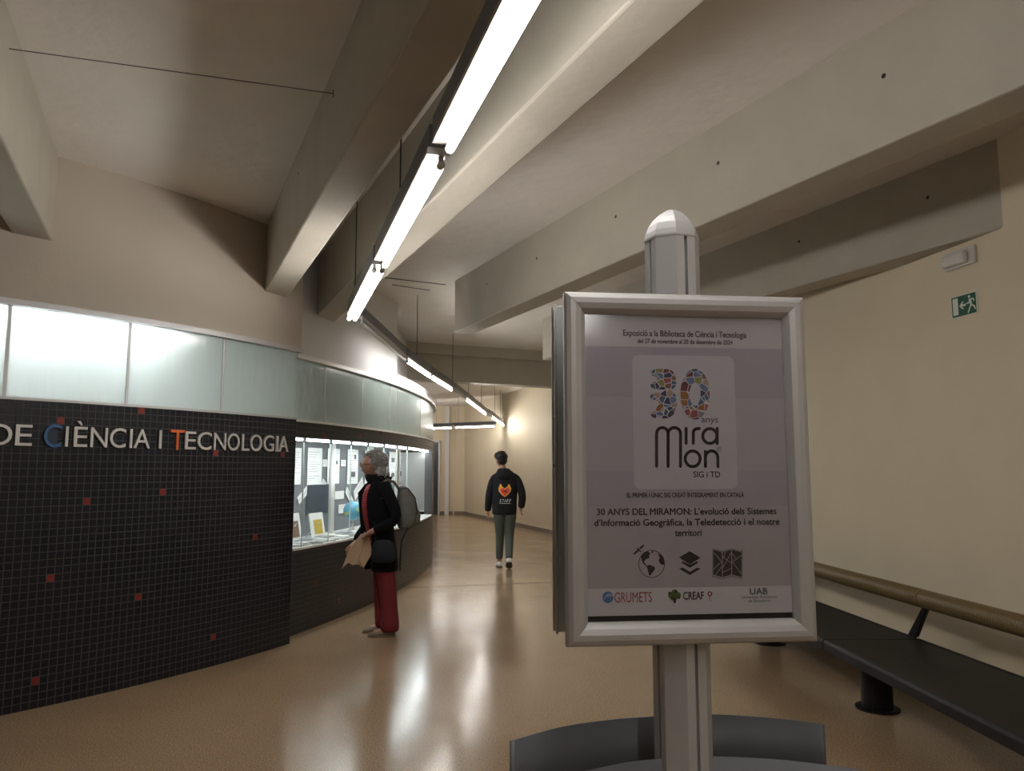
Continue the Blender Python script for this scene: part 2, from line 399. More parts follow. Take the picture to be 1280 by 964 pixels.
# upper wall over the frosted band
wu = struct(curved_slab(MB(), TC, TR_-.25, TR_+.012, aT0, aT1+.003, UP, SLAB, 40).build('wall_upper', 'upper'))
struct(curved_slab(MB(), TC, TR_-.06, TR_+.035, aT0, aT1+.004, GT, UP, 40).build('trim_1', 'alu2'))
struct(curved_slab(MB(), TC, TR_-.06, TR_+.006, aT0, aT1+.001, TOPT, TOPT+.018, 40).build('trim_2', 'alu'))
# frosted band panes
w1 = struct(empty('window_1'))
seams = [aT0+.05]+[cyl(px, 450, TC, TR_)[0] for px in (-330, -150, 9, 162, 281)]+[aT1]
seams = sorted(set(seams))
for a, b in zip(seams, seams[1:]):
    curved_slab(MB(), TC, TR_-.03, TR_-.018, a+.0012, b-.0012, TOPT+.018, GT, 10).build('pane', 'frost', w1)
for a in seams[1:-1]:
    curved_slab(MB(), TC, TR_-.034, TR_-.012, a-.0014, a+.0014, TOPT+.018, GT, 1).build('pane_joint', 'alu2', w1)

# ------------------------------------------------------------------ showcase wall
wd = struct(empty('wall_showcase'))
SILL, LINT = .80, 1.85
aE = math.atan2(14.6-DC[1], -1.52-DC[0])
curved_slab(MB(), DC, DR-.12, DR-.0008, aD0-.006, aD1, 0, SILL-.02, 160).build('masonry', 'grout', wd)
curved_slab(MB(), DC, DR-.12, DR-.0008, aD0-.006, aD1, LINT, TOPT, 160).build('masonry', 'grout', wd)
curved_slab(MB(), DC, DR-.12, DR-.0008, aW1+.004, aD1, SILL-.02, LINT, 50).build('masonry', 'grout', wd)
dd = P_/DR; many = MB(); red = set()
for q in ((394, 727), (424, 752), (406, 547), (452, 543), (476, 540)):
    a, z = cyl(*q, DC, DR); red.add((int((a-aD0)/dd), int(z/P_)))
for cI in range(int((aD1-aD0)/dd)):
    a = aD0+(cI+.5)*dd
    for r in range(40):
        z = r*P_
        if a < aW1+.004 and SILL-.03 < z+.03 < LINT+.0: continue
        h = P_
        if z < SILL-.02 < z+P_: h = SILL-.02-z
        tv = tile_verts(DC, DR, a, z, dd, h)
        if (cI, r) in red: obj('red_tile', tv, TF, 'red', wd)['label'] = 'red glazed mosaic tile'
        else: many.add(tv, TF)
many.build('tiles', 'tile', wd)['kind'] = 'stuff'
struct(curved_slab(MB(), DC, DR-.62, DR+.012, aW0-.001, aW1+.002, SILL-.02, SILL, 40).build('trim_3', 'white'))
struct(curved_slab(MB(), DC, DR-.05, DR+.02, aD0-.004, aD1, TOPT, TOPT+.022, 40).build('trim_4', 'white'))
struct(curved_slab(MB(), DC, DR-.05, DR+.03, aD0-.004, aD1, GT-.01, GT+.03, 40).build('trim_5', 'white'))
w2 = struct(empty('window_2'))
sm = [aD0-.002]+[cyl(px, 500, DC, DR)[0] for px in (408, 455, 489, 497, 527)]
sm += [sm[-1]+.12, sm[-1]+.24, aD1]
for a, b in zip(sm, sm[1:]):
    curved_slab(MB(), DC, DR-.03, DR-.018, a+.0004, b-.0004, TOPT+.022, GT-.01, 10).build('pane', 'frost', w2)
for a in sm[1:-1]:
    curved_slab(MB(), DC, DR-.034, DR-.014, a-.0005, a+.0005, TOPT+.022, GT-.01, 1).build('pane_joint', 'alu2', w2)
aU = cyl(499, 455, DC, DR)[0]
struct(curved_slab(MB(), DC, DR-.25, DR-.03, aD0-.008, aU, GT+.03, SLAB, 30).build('wall_upper_showcase', 'upper2'))
struct(curved_slab(MB(), DC, DR-.75, DR-.55, aU-.02, aD1, GT+.03, SLAB, 30).build('wall_upper_far', 'upper2'))
a_ = cyl(497, 440, DC, DR-.55)[0]
struct(curved_slab(MB(), DC, DR-.56, DR-.45, aU-.001, cyl(529, 420, DC, DR-.5)[0], GT+.03, SLAB, 4).build('trim_6', 'upper2'))
struct(curved_slab(MB(), DC, DR-.55, DR-.02, aU, aD1, GT+.03, GT+.16, 30).build('trim_7', 'upper2'))
# step wall between both upper walls
p = cp(TC, TR_, aT1, 0); q = cp(DC, DR-.05, aD0, 0)
struct(MB().prism([(p.x, p.y, GT), (q.x, q.y+.05, GT), (q.x-.2, q.y+.05, GT), (p.x-.2, p.y, GT)], 0, (0, 0, SLAB-GT)).build('wall_step', 'upper2'))
# unseen walls added to stop lamp light leaking behind the band and showcase
struct(curved_slab(MB(), TC, TR_-1.5, TR_-1.4, aT0, aT1+.1, 0, SLAB, 20).build('wall_light_stop', 'upper2'))
struct(curved_slab(MB(), DC, DR-1.5, DR-1.4, aD0-.03, aD1, 0, SLAB, 30).build('wall_light_stop_showcase', 'upper2'))
# library lamps behind the frosted band
for k, (px, n) in enumerate(((-90, 0), (40, 1), (160, 2))):
    a = cyl(px, 450, TC, TR_)[0]; p = cp(TC, TR_-.17, a, 2.60); t = Vector((-math.sin(a), math.cos(a), 0))
    e = empty('library_light', p); L = .30
    MB().tube([-t*L, t*L], .016, 10).build('tube', 'lib', e, True)
    MB().bar(-t*L+Vector((0, 0, .035)), t*L+Vector((0, 0, .035)), .07, .03).build('housing', 'white', e)
    tag(e, ('lit tube lamp glowing behind the frosted glass at the left edge of the photo', 'lit tube lamp glowing behind the first full frosted pane', 'lit tube lamp glowing behind the frosted glass above the word CIÈNCIA')[k], 'lamp', 'lamps behind the frosted band')

# ------------------------------------------------------------------ showcase interior
BR = DR-.60
aP1 = cyl(513, 600, DC, BR)[0]
sc = empty('display_case', (0, 0, 0)); tag(sc, 'built-in curved display case with grey back panel and glass panes, lit inside', 'display case')
curved_slab(MB(), DC, BR-.03, BR, aD0-.02, aP1, SILL, LINT+.1, 30).build('back_panel', 'panel', sc)
curved_slab(MB(), DC, BR-.03, BR, aP1, aW1+.01, SILL, LINT+.1, 20).build('back_panel_beige', 'wall', sc)['label'] = 'beige back panel'
curved_slab(MB(), DC, BR, DR-.13, aD0-.02, aW1+.01, LINT+.005, LINT+.03, 30).build('case_top', 'white', sc)
curved_slab(MB(), DC, DR-.14, DR-.07, aW0, aP1-.002, LINT-.022, LINT-.006, 30).build('light_strip', 'strip', sc)
curved_slab(MB(), DC, BR, DR-.03, aP1-.0010, aP1+.0018, SILL, LINT, 1).build('end_frame', 'white', sc)
a = cyl(414.5, 620, DC, BR+.12)[0]
MB().tube([cp(DC, BR+.12, a, SILL), cp(DC, BR+.12, a, LINT)], .035, 14).build('post', 'white', sc, True)
a = cyl(463, 580, DC, BR+.12)[0]
MB().tube([cp(DC, BR+.12, a, SILL), cp(DC, BR+.12, a, LINT)], .045, 14).build('post', 'white', sc, True)
sx = [aW0]+[cyl(px, 600, DC, DR)[0] for px in (382, 415, 441, 462, 482, 498, 511)]+[aW1]
for a, b in zip(sx, sx[1:]):
    curved_slab(MB(), DC, DR-.032, DR-.024, a+.0002, b-.0002, SILL, LINT-.005, 5).build('glass_pane', 'glass', sc)
for a in sx[1:-1]:
    curved_slab(MB(), DC, DR-.036, DR-.014, a-.0007, a+.0007, LINT-.045, LINT, 1).build('glass_clip', 'dark', sc)
    curved_slab(MB(), DC, DR-.033, DR-.022, a-.00018, a+.00018, SILL, LINT-.045, 1).build('glass_edge', 'backframe', sc)
def sheet(px0, py0, px1, py1, rot, label, group, name='sheet', r=BR+.008, print_=None, m='paper', cat='paper'):
    a0, z1 = cyl(px0, (py0+py1)/2, DC, r)[0], cyl((px0+px1)/2, py0, DC, r)[1]
    a1, z0 = cyl(px1, (py0+py1)/2, DC, r)[0], cyl((px0+px1)/2, py1, DC, r)[1]
    am = (a0+a1)/2; zm = (z0+z1)/2; wd_ = (a1-a0)*r; ht = z1-z0
    e = empty(name, cp(DC, r, am, zm), am+math.pi/2)     # local x along wall, -y out
    mr = Matrix.Rotation(rot, 4, 'Y')
    def R(x, y, z): return mr @ Vector((x, y, z))
    MB().prism([R(-wd_/2, 0, -ht/2), R(wd_/2, 0, -ht/2), R(wd_/2, 0, ht/2), R(-wd_/2, 0, ht/2)], 0, (0, -.004, 0)).build('page', m, e)
    lines = MB()
    n = max(2, int(ht/.03))
    for i in range(n):
        z = ht/2-.02-(ht-.04)*i/n
        if random.random() < .35: continue
        l = random.uniform(.4, .85)*wd_
        lines.prism([R(-wd_*.42, -.0042, z), R(-wd_*.42+l, -.0042, z), R(-wd_*.42+l, -.0042, z-.006), R(-wd_*.42, -.0042, z-.006)], 0, (0, -.0008, 0))
    if lines.v and m == 'paper': lines.build('printed_lines', 'print', e)['kind'] = 'stuff'
    if print_:
        for (u0, v0, u1, v1) in print_:
            MB().prism([R(-wd_/2+u0*wd_, -.0045, ht/2-v0*ht), R(-wd_/2+u1*wd_, -.0045, ht/2-v0*ht), R(-wd_/2+u1*wd_, -.0045, ht/2-v1*ht), R(-wd_/2+u0*wd_, -.0045, ht/2-v1*ht)], 0, (0, -.001, 0)).build('printed_figure', 'ink2', e)
    tag(e, label, cat, group); return e
M['print'] = mat('grey_print', (.42, .43, .44), .7); M['ink2'] = mat('dark_print', (.10, .10, .11), .7)
G1 = 'tall posters hung on the case back panel'
for k, (a, b, t, bt, lab, pr) in enumerate([
    (367, 376, 560, 606, 'narrow white poster at the left end of the display case', None),
    (384, 402, 560, 606, 'wide plain white poster, second from the left in the display case', None),
    (409, 424, 561, 605, 'white poster with two small figures, third from the left in the display case', [(.45, .36, .62, .46), (.68, .34, .82, .44)]),
    (434, 447, 562, 605, 'white poster with a dark picture low on it, just left of the woman\'s face', [(.35, .65, .75, .8), (.6, .15, .8, .28)]),
    (456, 467, 563, 605, 'white poster partly hidden behind the woman\'s forehead', None),
    (472, 481, 564, 600, 'white poster behind the top of the woman\'s hair', None),
    (486, 494, 565, 602, 'white poster with small figures just right of the woman\'s hair', [(.3, .2, .8, .35), (.3, .7, .8, .85)]),
    (498, 504, 566, 602, 'narrow white poster, second from the right end of the grey panel', [(.3, .65, .8, .8)]),
    (507, 511.5, 567, 602, 'narrow white poster at the right end of the grey panel', None)]):
    sheet(a, t, b, bt, 0, lab, G1, 'hanging_poster', print_=pr, cat='poster')
G2 = 'small white cards on the case back panel'
for (x, y, wpx, hpx, rot, lab) in [
    (406, 579, 6, 9, 0, 'small upright white card between the second and third hanging posters'),
    (429, 579, 6, 8, 0, 'small upright white card between the third and fourth hanging posters'),
    (379, 618, 15, 10, -.55, 'tilted white card below the left hanging posters, rising to the right'),
    (407, 608, 11, 8, .55, 'tilted white card left of the white post, falling to the right'),
    (424, 619, 11, 10, 0, 'level white card just right of the white post'),
    (437, 622, 12, 9, .65, 'tilted white card above the globe, falling to the right'),
    (448, 611, 12, 13, -.5, 'large tilted white card in front of the woman\'s chin'),
    (429, 636, 12, 11, 0, 'level white card with a small dark mark, left of the globe'),
    (496, 613, 7, 12, 0, 'upright white card behind the woman\'s neck'),
    (506, 611, 7, 14, -.4, 'tilted white card above the backpack'),
    (512, 580, 4, 9, 0, 'small white card near the white end frame')]:
    sheet(x-wpx/2, y-hpx/2, x+wpx/2, y+hpx/2, rot, lab, G2, 'card', cat='card')
e = sheet(383, 606, 410, 642, 0, 'dark navy cloth poster low on the grey back panel', None, 'dark_poster', m='navycloth', cat='poster')
# things on the case floor
def pos(px, py, r): a, z = cyl(px, py, DC, r); return cp(DC, r, a, SILL), a
M['yellow'] = mat('yellow_picture', (.55, .38, .05), .6, var=.5, vscale=25); M['brownpic'] = mat('brown_picture', (.22, .14, .1), .6, var=.5, vscale=30)
def standee(px, wd_, ht, m, label):
    p, a = pos(px, 650, BR+.22); e = empty('picture_board', p, a+math.pi/2)
    t = Matrix.Rotation(-.18, 4, 'X')
    MB().box(-wd_/2, wd_/2, -.006, .006, 0, ht).build('board', 'paper', e, mw=t)
    MB().box(-wd_*.27, wd_*.33, -.010, -.0062, ht*.14, ht*.72).build('picture', m, e, mw=t)
    MB().bar((0, .0, ht*.6), (0, .15, 0), .03, .004).build('rear_strut', 'paper', e)
    tag(e, label, 'picture')
standee(399, .30, .27, 'yellow', 'white board with a yellow map picture standing in the display case')
standee(370, .26, .29, 'brownpic', 'white board with a small brown picture at the left end of the display case')
p, a = pos(441, 650, BR+.28)
g = empty('globe', p); tag(g, 'blue tabletop globe on a stand in the display case, in front of the woman', 'globe')
def globe_mat():
    m = mat('globe_map', (.1, .35, .5), .35); nt = m.node_tree; b = nt.nodes['Principled BSDF']
    n = nt.nodes.new('ShaderNodeTexNoise'); n.inputs['Scale'].default_value = 9; tc = nt.nodes.new('ShaderNodeTexCoord'); nt.links.new(tc.outputs['Object'], n.inputs['Vector'])
    r = nt.nodes.new('ShaderNodeValToRGB'); r.color_ramp.interpolation = 'CONSTANT'; r.color_ramp.elements[0].color = (.10, .36, .52, 1); r.color_ramp.elements[1].position = .56; r.color_ramp.elements[1].color = (.36, .45, .22, 1)
    nt.links.new(n.outputs['Fac'], r.inputs[0]); nt.links.new(r.outputs[0], b.inputs['Base Color']); return m
MB().ball((0, 0, .25), .115, 24, 16).build('sphere', globe_mat(), g, True)
MB().tube([(.13*math.sin(t), 0, .25-.13*math.cos(t)) for t in [i*math.pi/12 for i in range(0, 13)]], .005, 6).build('meridian_arm', 'alu', g, True)
MB().tube([(0, 0, 0), (0, 0, .015), (0, 0, .04), (0, 0, .125)], [.07, .065, .015, .01], 16).build('base', 'plastic', g, True)
# books, leaflets and papers lying on the case floor
bc = [(.62, .64, .62), (.30, .36, .33), (.20, .23, .24), (.55, .57, .55), (.35, .42, .38), (.66, .66, .64), (.10, .11, .12), (.45, .50, .55)]
BM = [mat('cover_%d' % i, c, .5, var=.35, vscale=30) for i, c in enumerate(bc)]
words = ['white', 'mottled grey green', 'dark grey', 'pale grey', 'sage green', 'off-white', 'black', 'pale blue']
places = [(p_, rr) for p_ in (372, 380, 388, 396, 405, 413, 422, 430, 438, 446) for rr in (BR+.36, BR+.50)]+[(p_, BR+.40) for p_ in (518, 522, 527, 531, 535)]
for k, (px, rr) in enumerate(places):
    p, a = pos(px, 660, rr); cI = (k*5+k//3) % 8; th = random.choice((.012, .02, .03)); wd_, ht = random.choice(((.21, .15), (.15, .11), (.24, .13)))
    e = empty('booklet', p, a+math.pi/2+random.uniform(-.5, .5))
    wd_ = min(wd_, .19)
    MB().box(-wd_/2, wd_/2, -ht/2, ht/2, 0, th*.85).build('pages', 'paper', e)
    MB().box(-wd_/2-.003, wd_/2+.003, -ht/2-.003, ht/2+.003, th*.85, th).build('cover', BM[cI], e)
    where = 'display case far end' if px > 500 else ('display case front row' if rr > BR+.45 else 'display case back row')
    nth = ['first', 'second', 'third', 'fourth', 'fifth', 'sixth', 'seventh', 'eighth', 'ninth', 'tenth'][(k//2 if px < 500 else k-20)]
    tag(e, '%s booklet lying flat, %s from left, %s' % (words[cI], nth, where), 'booklet', 'booklets lying on the display case floor')

# ------------------------------------------------------------------ text helper
dep = bpy.context.evaluated_depsgraph_get()
def text_geo(s, depth=0.0):
    cu = bpy.data.curves.new('t', 'FONT'); cu.body = s; cu.size = 1; cu.extrude = depth; cu.resolution_u = 4
    o = bpy.data.objects.new('t', cu); C.objects.link(o)
    bpy.context.view_layer.update()
    dg = bpy.context.evaluated_depsgraph_get()
    me = bpy.data.meshes.new_from_object(o.evaluated_get(dg)); bpy.data.objects.remove(o)
    v = [v.co.copy() for v in me.vertices]; f = [tuple(p.vertices) for p in me.polygons]; bpy.data.meshes.remove(me)
    xs = [q.x for q in v]; ys_ = [q.y for q in v]
    return v, f, min(xs), max(xs), min(ys_), max(ys_)
# wall lettering, one object per letter
wt = tag(empty('wall_lettering'), 'raised metal letters DE CIÈNCIA I TECNOLOGIA on the black tile wall', 'sign')
CAPH = text_geo('E')[5]
LET = [('B', -214, -202), ('I', -198, -195), ('B', -190, -178), ('L', -173, -162), ('I', -158, -155), ('O', -150, -133), ('T', -129, -116), ('E', -112, -100), ('C', -95, -77), ('A', -74, -57)]
LET = [('D', -5, 14), ('E', 18, 39), ('C', 53.5, 76), ('I', 80.5, 84), ('È', 91, 108), ('N', 112, 133), ('C', 136, 156), ('I', 161, 164), ('A', 166, 186),
    ('I', 197.5, 200.5), ('T', 211.5, 229), ('E', 230, 243.5), ('C', 245.5, 263), ('N', 266, 281), ('O', 283, 298), ('L', 301, 310.5), ('O', 311.5, 326), ('G', 328, 341), ('I', 344, 346.3), ('A', 347.5, 359)]
for i, (ch, x0, x1) in enumerate(LET):
    v, f, a0, a1, b0, b1 = text_geo(ch, .5)
    aa, ab = cyl(x0, 550, TC, TR_)[0], cyl(x1, 550, TC, TR_)[0]
    big = i in (2, 10); cap = .152 if big else .138; zb = 1.70-(.006 if big else 0)
    if ch == 'D' : aa -= .006
    k = cap/CAPH
    am = (aa+ab)/2
    org = cp(TC, TR_, am, zb)
    vv = []
    for q in v:
        an = aa+(ab-aa)*(q.x-a0)/(a1-a0); rr = TR_+.004+(.5+q.z)*.014
        vv.append(cp(TC, rr, an, zb+q.y*k)-org)
    # thin letters: fatten the stroke a little by copying the outline sideways is not needed, bold comes from scale
    o = obj('letter', [Vector(q) for q in vv], f, 'blue' if i == 2 else ('orange' if i == 10 else 'steel'), wt)
    o.location = org
    if i == 2:
        o['label'] = 'blue letter C'
        curved_slab(MB(), TC, TR_, TR_+.003, aa+.003, ab-.003, zb-.012, zb+.165, 3).build('backing_plate', 'navyplate', wt)
    if i == 10: o['label'] = 'orange letter T'

# ------------------------------------------------------------------ luminaires
def luminaire(a, b, lit, label, twin=False, wires=(.15, .85), z=2.77):
    a = Vector((a[0], a[1], 0)); b = Vector((b[0], b[1], 0)); d = (b-a); L = d.length; d.normalize()
    e = empty('fluorescent_luminaire', (a.x, a.y, z), math.atan2(d.y, d.x))
    MB().box(-.02, L+.02, -.046, .020, .066, .15).build('trunking', 'housing', e)
    MB().add([(0, -.047, .065), (0, .021, .065), (0, .026, .034), (0, -.054, .034), (L, -.047, .065), (L, .021, .065), (L, .026, .034), (L, -.054, .034)],
        [(0, 1, 2, 3), (7, 6, 5, 4), (0, 4, 5, 1), (1, 5, 6, 2), (2, 6, 7, 3), (3, 7, 4, 0)]).build('reflector_tray', 'traywhite', e)
    for o_ in ((-.036, .010) if twin else (-.036,)):
        MB().tube([(.04, o_, 0), (L-.04, o_, 0)], .0165, 14).build('tube', 'tube' if lit else 'deadtube', e, True)
        for x in (.025, L-.025): MB().tube([(x-.018, o_, 0), (x+.018, o_, 0)], .016, 12).build('end_cap', 'traywhite', e, True)
        for x in (.02, L-.02): MB().box(x-.008, x+.008, o_-.01, o_+.01, 0, .035).build('lamp_holder', 'traywhite', e)
    for w_ in wires:
        MB().tube([(L*w_, -.013, .15), (L*w_, -.013, SLAB-z)], .004, 6).build('suspension_wire', 'dark', e)
    return tag(e, label, 'ceiling light', 'suspended linear lights following the corridor')
def r1(y): return (-.285-.315*(y-2.83), y)
for y0, y1, tw, wr, lab in ((-3.3, -1.85, 0, (.2,), 'lit tube light in the row overhead, far behind the viewer'), (-1.75, -.28, 0, (.3,), 'lit tube light in the overhead row, just behind the viewer'),
    (-.18, 1.28, 0, (.3,), 'lit tube light in the overhead row, above the viewer'), (1.36, 2.83, 0, (.5,), 'nearest long lit tube light, leaving the top edge of the photo'),
    (2.93, 4.50, 0, (.56,), 'second lit tube light from the top edge of the photo, middle of the near row'), (4.58, 6.15, 1, (.87,), 'twin-tube lit light at the far end of the near row, above the glass band corner')):
    a, b = r1(y0), r1(y1); luminaire(a, b, True, lab, bool(tw), wr)
for a, b, lit, wr, lab in [
    ((-1.31, 6.32), (-1.24, 8.5), False, (), 'unlit tube light starting the far row, in front of the white upper wall'),
    ((-1.236, 8.6), (-1.13, 10.13), True, (.45,), 'first lit tube light of the far row, over the curved glass band'),
    ((-1.125, 10.2), (-.977, 11.8), True, (), 'second lit tube light of the far row'),
    ((-.97, 11.87), (-.86, 13.4), False, (.1,), 'unlit tube light between the lit pairs of the far row'),
    ((-.856, 13.5), (-.745, 15.25), True, (.3,), 'third lit tube light of the far row, after the dark gap'),
    ((-.742, 15.3), (-.632, 17.1), True, (.6,), 'fourth lit tube light of the far row'),
    ((-.628, 17.15), (-.525, 18.1), False, (), 'short unlit tube light near the end of the far row'),
    ((-.518, 18.2), (-.40, 19.85), True, (.6,), 'next to last lit tube light of the far row, above the man'),
    ((-.395, 19.9), (-.273, 21.6), True, (.5, .95), 'last lit tube light of the far row, above the man'),
    ((-.50, 22.0), (-1.74, 22.8), True, (.9,), 'lit tube light running crosswise at the far end, above the man'),
    ((-1.80, 22.85), (-3.1, 23.7), True, (.4,), 'crosswise lit tube light at the far end, emerging behind the curved glass band')]:
    luminaire(a, b, lit, lab, False, wr)
for k, (a, b) in enumerate([((-3.15, 23.75), (-4.4, 24.5)), ((-4.45, 24.55), (-5.7, 25.2)), ((-3.2, 21.0), (-4.6, 21.6))]):
    luminaire(a, b, True, ('lit tube light hidden round the far corner, next after the crosswise pair', 'lit tube light hidden round the far corner, last of the crosswise row', 'lit tube light hidden round the far corner, in front of the crosswise row')[k])
# taut wire under the slab at the left
d = ray(417, 117); t = (.735-N.dot(CAM))/N.dot(d); p = CAM+d*t
q = at_z(-60, 51, p.z)
e = MB().tube([p, q], .0025, 6).build('taut_wire', 'crack'); tag(e, 'thin taut wire stretched under the ceiling at top left', 'wire')
MB().tube([p+Vector((0, 0, -.02)), p+Vector((0, 0, .02))], .004, 6).build('hook', 'dark', e)

# ------------------------------------------------------------------ poster stand
YAW = .106
FC = Vector((.35, 1.5, 1.557)); nb = Vector((-math.sin(YAW), math.cos(YAW), 0)); ux = Vector((math.cos(YAW), math.sin(YAW), 0))
O = FC+nb*.075; O.z = 0
st = tag(empty('poster_stand', O, YAW), 'grey metal poster stand with framed poster, pointed pole cap and leaflet trays', 'poster stand')
W_, H_, ZC, FW = .496, .684, 1.557, .043
def loc(px, py, ly=-.066):            # point of the poster plane (stand's own coordinates) seen at a photo pixel
    d = ray(px, py); pl = FC+nb*(ly+.075); t = nb.dot(pl-CAM)/nb.dot(d); p = CAM+d*t-O
    return p.dot(ux), p.z
def frame(ly, sgn, m, parent):       # sgn -1: front faces -y
    prof = [(0, 0), (0, .016), (.004, .021), (.012, .0245), (.022, .0245), (.033, .021), (FW-.004, .014), (FW, .008), (FW, 0)]
    cs = [(-W_/2, ZC+H_/2, 1, -1), (W_/2, ZC+H_/2, -1, -1), (W_/2, ZC-H_/2, -1, 1), (-W_/2, ZC-H_/2, 1, 1)]
    for i in range(4):
        a, b = cs[i], cs[(i+1) % 4]
        va = [(a[0]+a[2]*u, ly+sgn*h, a[1]+a[3]*u) for u, h in prof]; vb = [(b[0]+b[2]*u, ly+sgn*h, b[1]+b[3]*u) for u, h in prof]
        n = len(prof); fc = [(k, (k+1) % n, n+(k+1) % n, n+k) for k in range(n)]+[tuple(range(n))[::-1], tuple(range(n, 2*n))]
        bev(obj('frame_bar', va+vb, fc, m, parent, False), .0006, 1)
        for pg in parent.children[-1].data.polygons: pg.use_smooth = False
pf = MB().box(-W_/2+.006, W_/2-.006, -.0555, -.045, ZC-H_/2+.006, ZC+H_/2-.006).build('poster_frame', 'dark', st)
frame(-.0555, -1, 'alu', pf)
bf = MB().box(-W_/2+.003, W_/2-.003, .047, .075, ZC-H_/2+.003, ZC+H_/2-.003).build('rear_poster_frame', 'backframe', st); bev(bf, .003)
frame(.075, 1, 'alu', bf)
MB().box(-W_/2-.001, -W_/2+.004, .044, .05, ZC-H_/2, ZC+H_/2).build('edge_flange', 'alu', bf)
MB().box(-W_/2-.001, -W_/2+.004, .078, .086, ZC-H_/2, ZC+H_/2).build('edge_flange', 'alu', bf)
MB().tube([(-W_/2+.004, .062, ZC), (-W_/2-.002, .062, ZC)], .004, 10).build('screw', 'dark', bf)
# paper
IW, IH = W_-2*FW, H_-2*FW
xl, zb_ = loc(737, 770); zt_ = ZC+IH/2-.006
zb_ = ZC-IH/2+.011
M['p_base'] = mat('print_lavender', (.345, .315, .35), .5, var=.04, vscale=14)
M['p_head'] = mat('print_header', (.47, .45, .465), .5, var=.03, vscale=14)
M['p_mid'] = mat('print_mid', (.385, .355, .385), .5, var=.04, vscale=14)
M['p_low'] = mat('print_low', (.375, .34, .355), .5, var=.05, vscale=10)
M['p_foot'] = mat('print_foot', (.53, .51, .525), .5, var=.03, vscale=14)
M['p_card'] = mat('print_card', (.455, .435, .46), .5, var=.03, vscale=20)
M['rust'] = mat('ink_rust', (.30, .045, .03), .5); M['inkblue'] = mat('ink_blue', (.05, .17, .36), .5); M['inkgreen'] = mat('ink_green', (.09, .14, .03), .5)
M['inkbrown'] = mat('ink_dark', (.02, .012, .015), .5); M['inkteal'] = mat('ink_teal', (.01, .05, .05), .5)
PY = -.0600
pp = MB().box(-IW/2-.002, IW/2+.002, PY, PY+.001, zb_, ZC+IH/2).build('poster', 'p_base', st)
pp['label'] = 'exhibition poster with a big mosaic 30'
lay = [0]
def flat(poly, m, name='print', level=1):        # polygon in stand x,z on the poster face
    y = PY-.00012*level
    return obj(name, [(x, y, z) for x, z in poly], [tuple(range(len(poly)))], m, pp)
def prect(px0, py0, px1, py1, m, level=1, full=False):
    a = loc(px0, py0); b = loc(px1, py0); c = loc(px1, py1); d = loc(px0, py1)
    z0 = (a[1]+b[1])/2; z1 = (c[1]+d[1])/2
    x0, x1 = (-IW/2-.001, IW/2+.001) if full else ((a[0]+d[0])/2, (b[0]+c[0])/2)
    return flat([(x0, z1), (x1, z1), (x1, z0), (x0, z0)], m, 'printed_band', level)
prect(735, 385, 985, 434, 'p_head', 1, True); prect(735, 497, 985, 588, 'p_mid', 1, True); prect(735, 633, 985, 735, 'p_low', 1, True)
z = loc(860, 735)[1]; flat([(-IW/2-.001, zb_), (IW/2+.001, zb_), (IW/2+.001, z), (-IW/2-.001, z)], 'p_foot', 'printed_band')
a = loc(791, 443); b = loc(924, 611.5); r = .014; x0, x1, z1, z0 = a[0], b[0], a[1], b[1]; poly = []
for cx, cz, a0 in ((x1-r, z1-r, 0), (x0+r, z1-r, 90), (x0+r, z0+r, 180), (x1-r, z0+r, 270)):
    for k in range(7): t = math.radians(a0+15*k); poly.append((cx+r*math.cos(t), cz+r*math.sin(t)))
flat(poly, 'p_card', 'printed_card', 2)
def ptext(s, px0, px1, pyb, m='inkbrown', cap=None, bold=0, level=4):   # text between px0..px1 with baseline pyb
    v, f, a0, a1, b0, b1 = text_geo(s)
    L = loc(px0, pyb); R_ = loc(px1, pyb); sx_ = (R_[0]-L[0])/(a1-a0); sz = (cap*1.5/F/CAPH) if cap else sx_
    z = (L[1]+R_[1])/2
    offs = [(0, 0)]+([(bold, 0), (-bold, 0), (0, bold), (0, -bold)] if bold else [])
    V = []; Fc = []
    for j, (ox, oz) in enumerate(offs):
        n = len(V); V += [(L[0]+(q.x-a0)*sx_+ox, PY-.00012*level-.00002*j, z+q.y*sz+oz) for q in v]; Fc += [tuple(i+n for i in g_) for g_ in f]
    return obj('printed_text', V, Fc, m, pp)
def stroke(pts, wd_, m, name='printed_stroke', level=4, closed=False):   # flat ribbon with round ends, pts in photo pixels
    P = [Vector(loc(*q)) for q in pts]; y = PY-.00012*level; h = wd_*1.5/F/2; V = []; Fc = []
    n = len(P)
    for i in range(n if closed else n-1):
        a, b = P[i], P[(i+1) % n]; d = (b-a)
        if d.length < 1e-6: continue
        d.normalize(); s_ = Vector((-d.y, d.x))*h; k = len(V)
        V += [(q.x, y, q.y) for q in (a+s_, a-s_, b-s_, b+s_)]; Fc.append((k, k+1, k+2, k+3))
    for i, q in enumerate(P):
        k = len(V); V += [(q.x+h*math.cos(t), y-.00001, q.y+h*math.sin(t)) for t in [j*math.pi/5 for j in range(10)]]; Fc.append(tuple(range(k, k+10)))
    return obj(name, V, Fc, m, pp)
def ploy(pts, m, name='printed_shape', level=4): return flat([loc(*q) for q in pts], m, name, level)
def arc(cx, cy, rx, ry, a0, a1, n=14): return [(cx+rx*math.cos(math.radians(a0+(a1-a0)*i/n)), cy-ry*math.sin(math.radians(a0+(a1-a0)*i/n))) for i in range(n+1)]
ptext('Exposició a la Biblioteca de Ciència i Tecnologia', 780, 934.5, 420.5, cap=7.6, bold=.00028)
ptext('del 27 de novembre al 20 de desembre de 2024', 798, 917, 429.3, cap=5.6, bold=.00025)
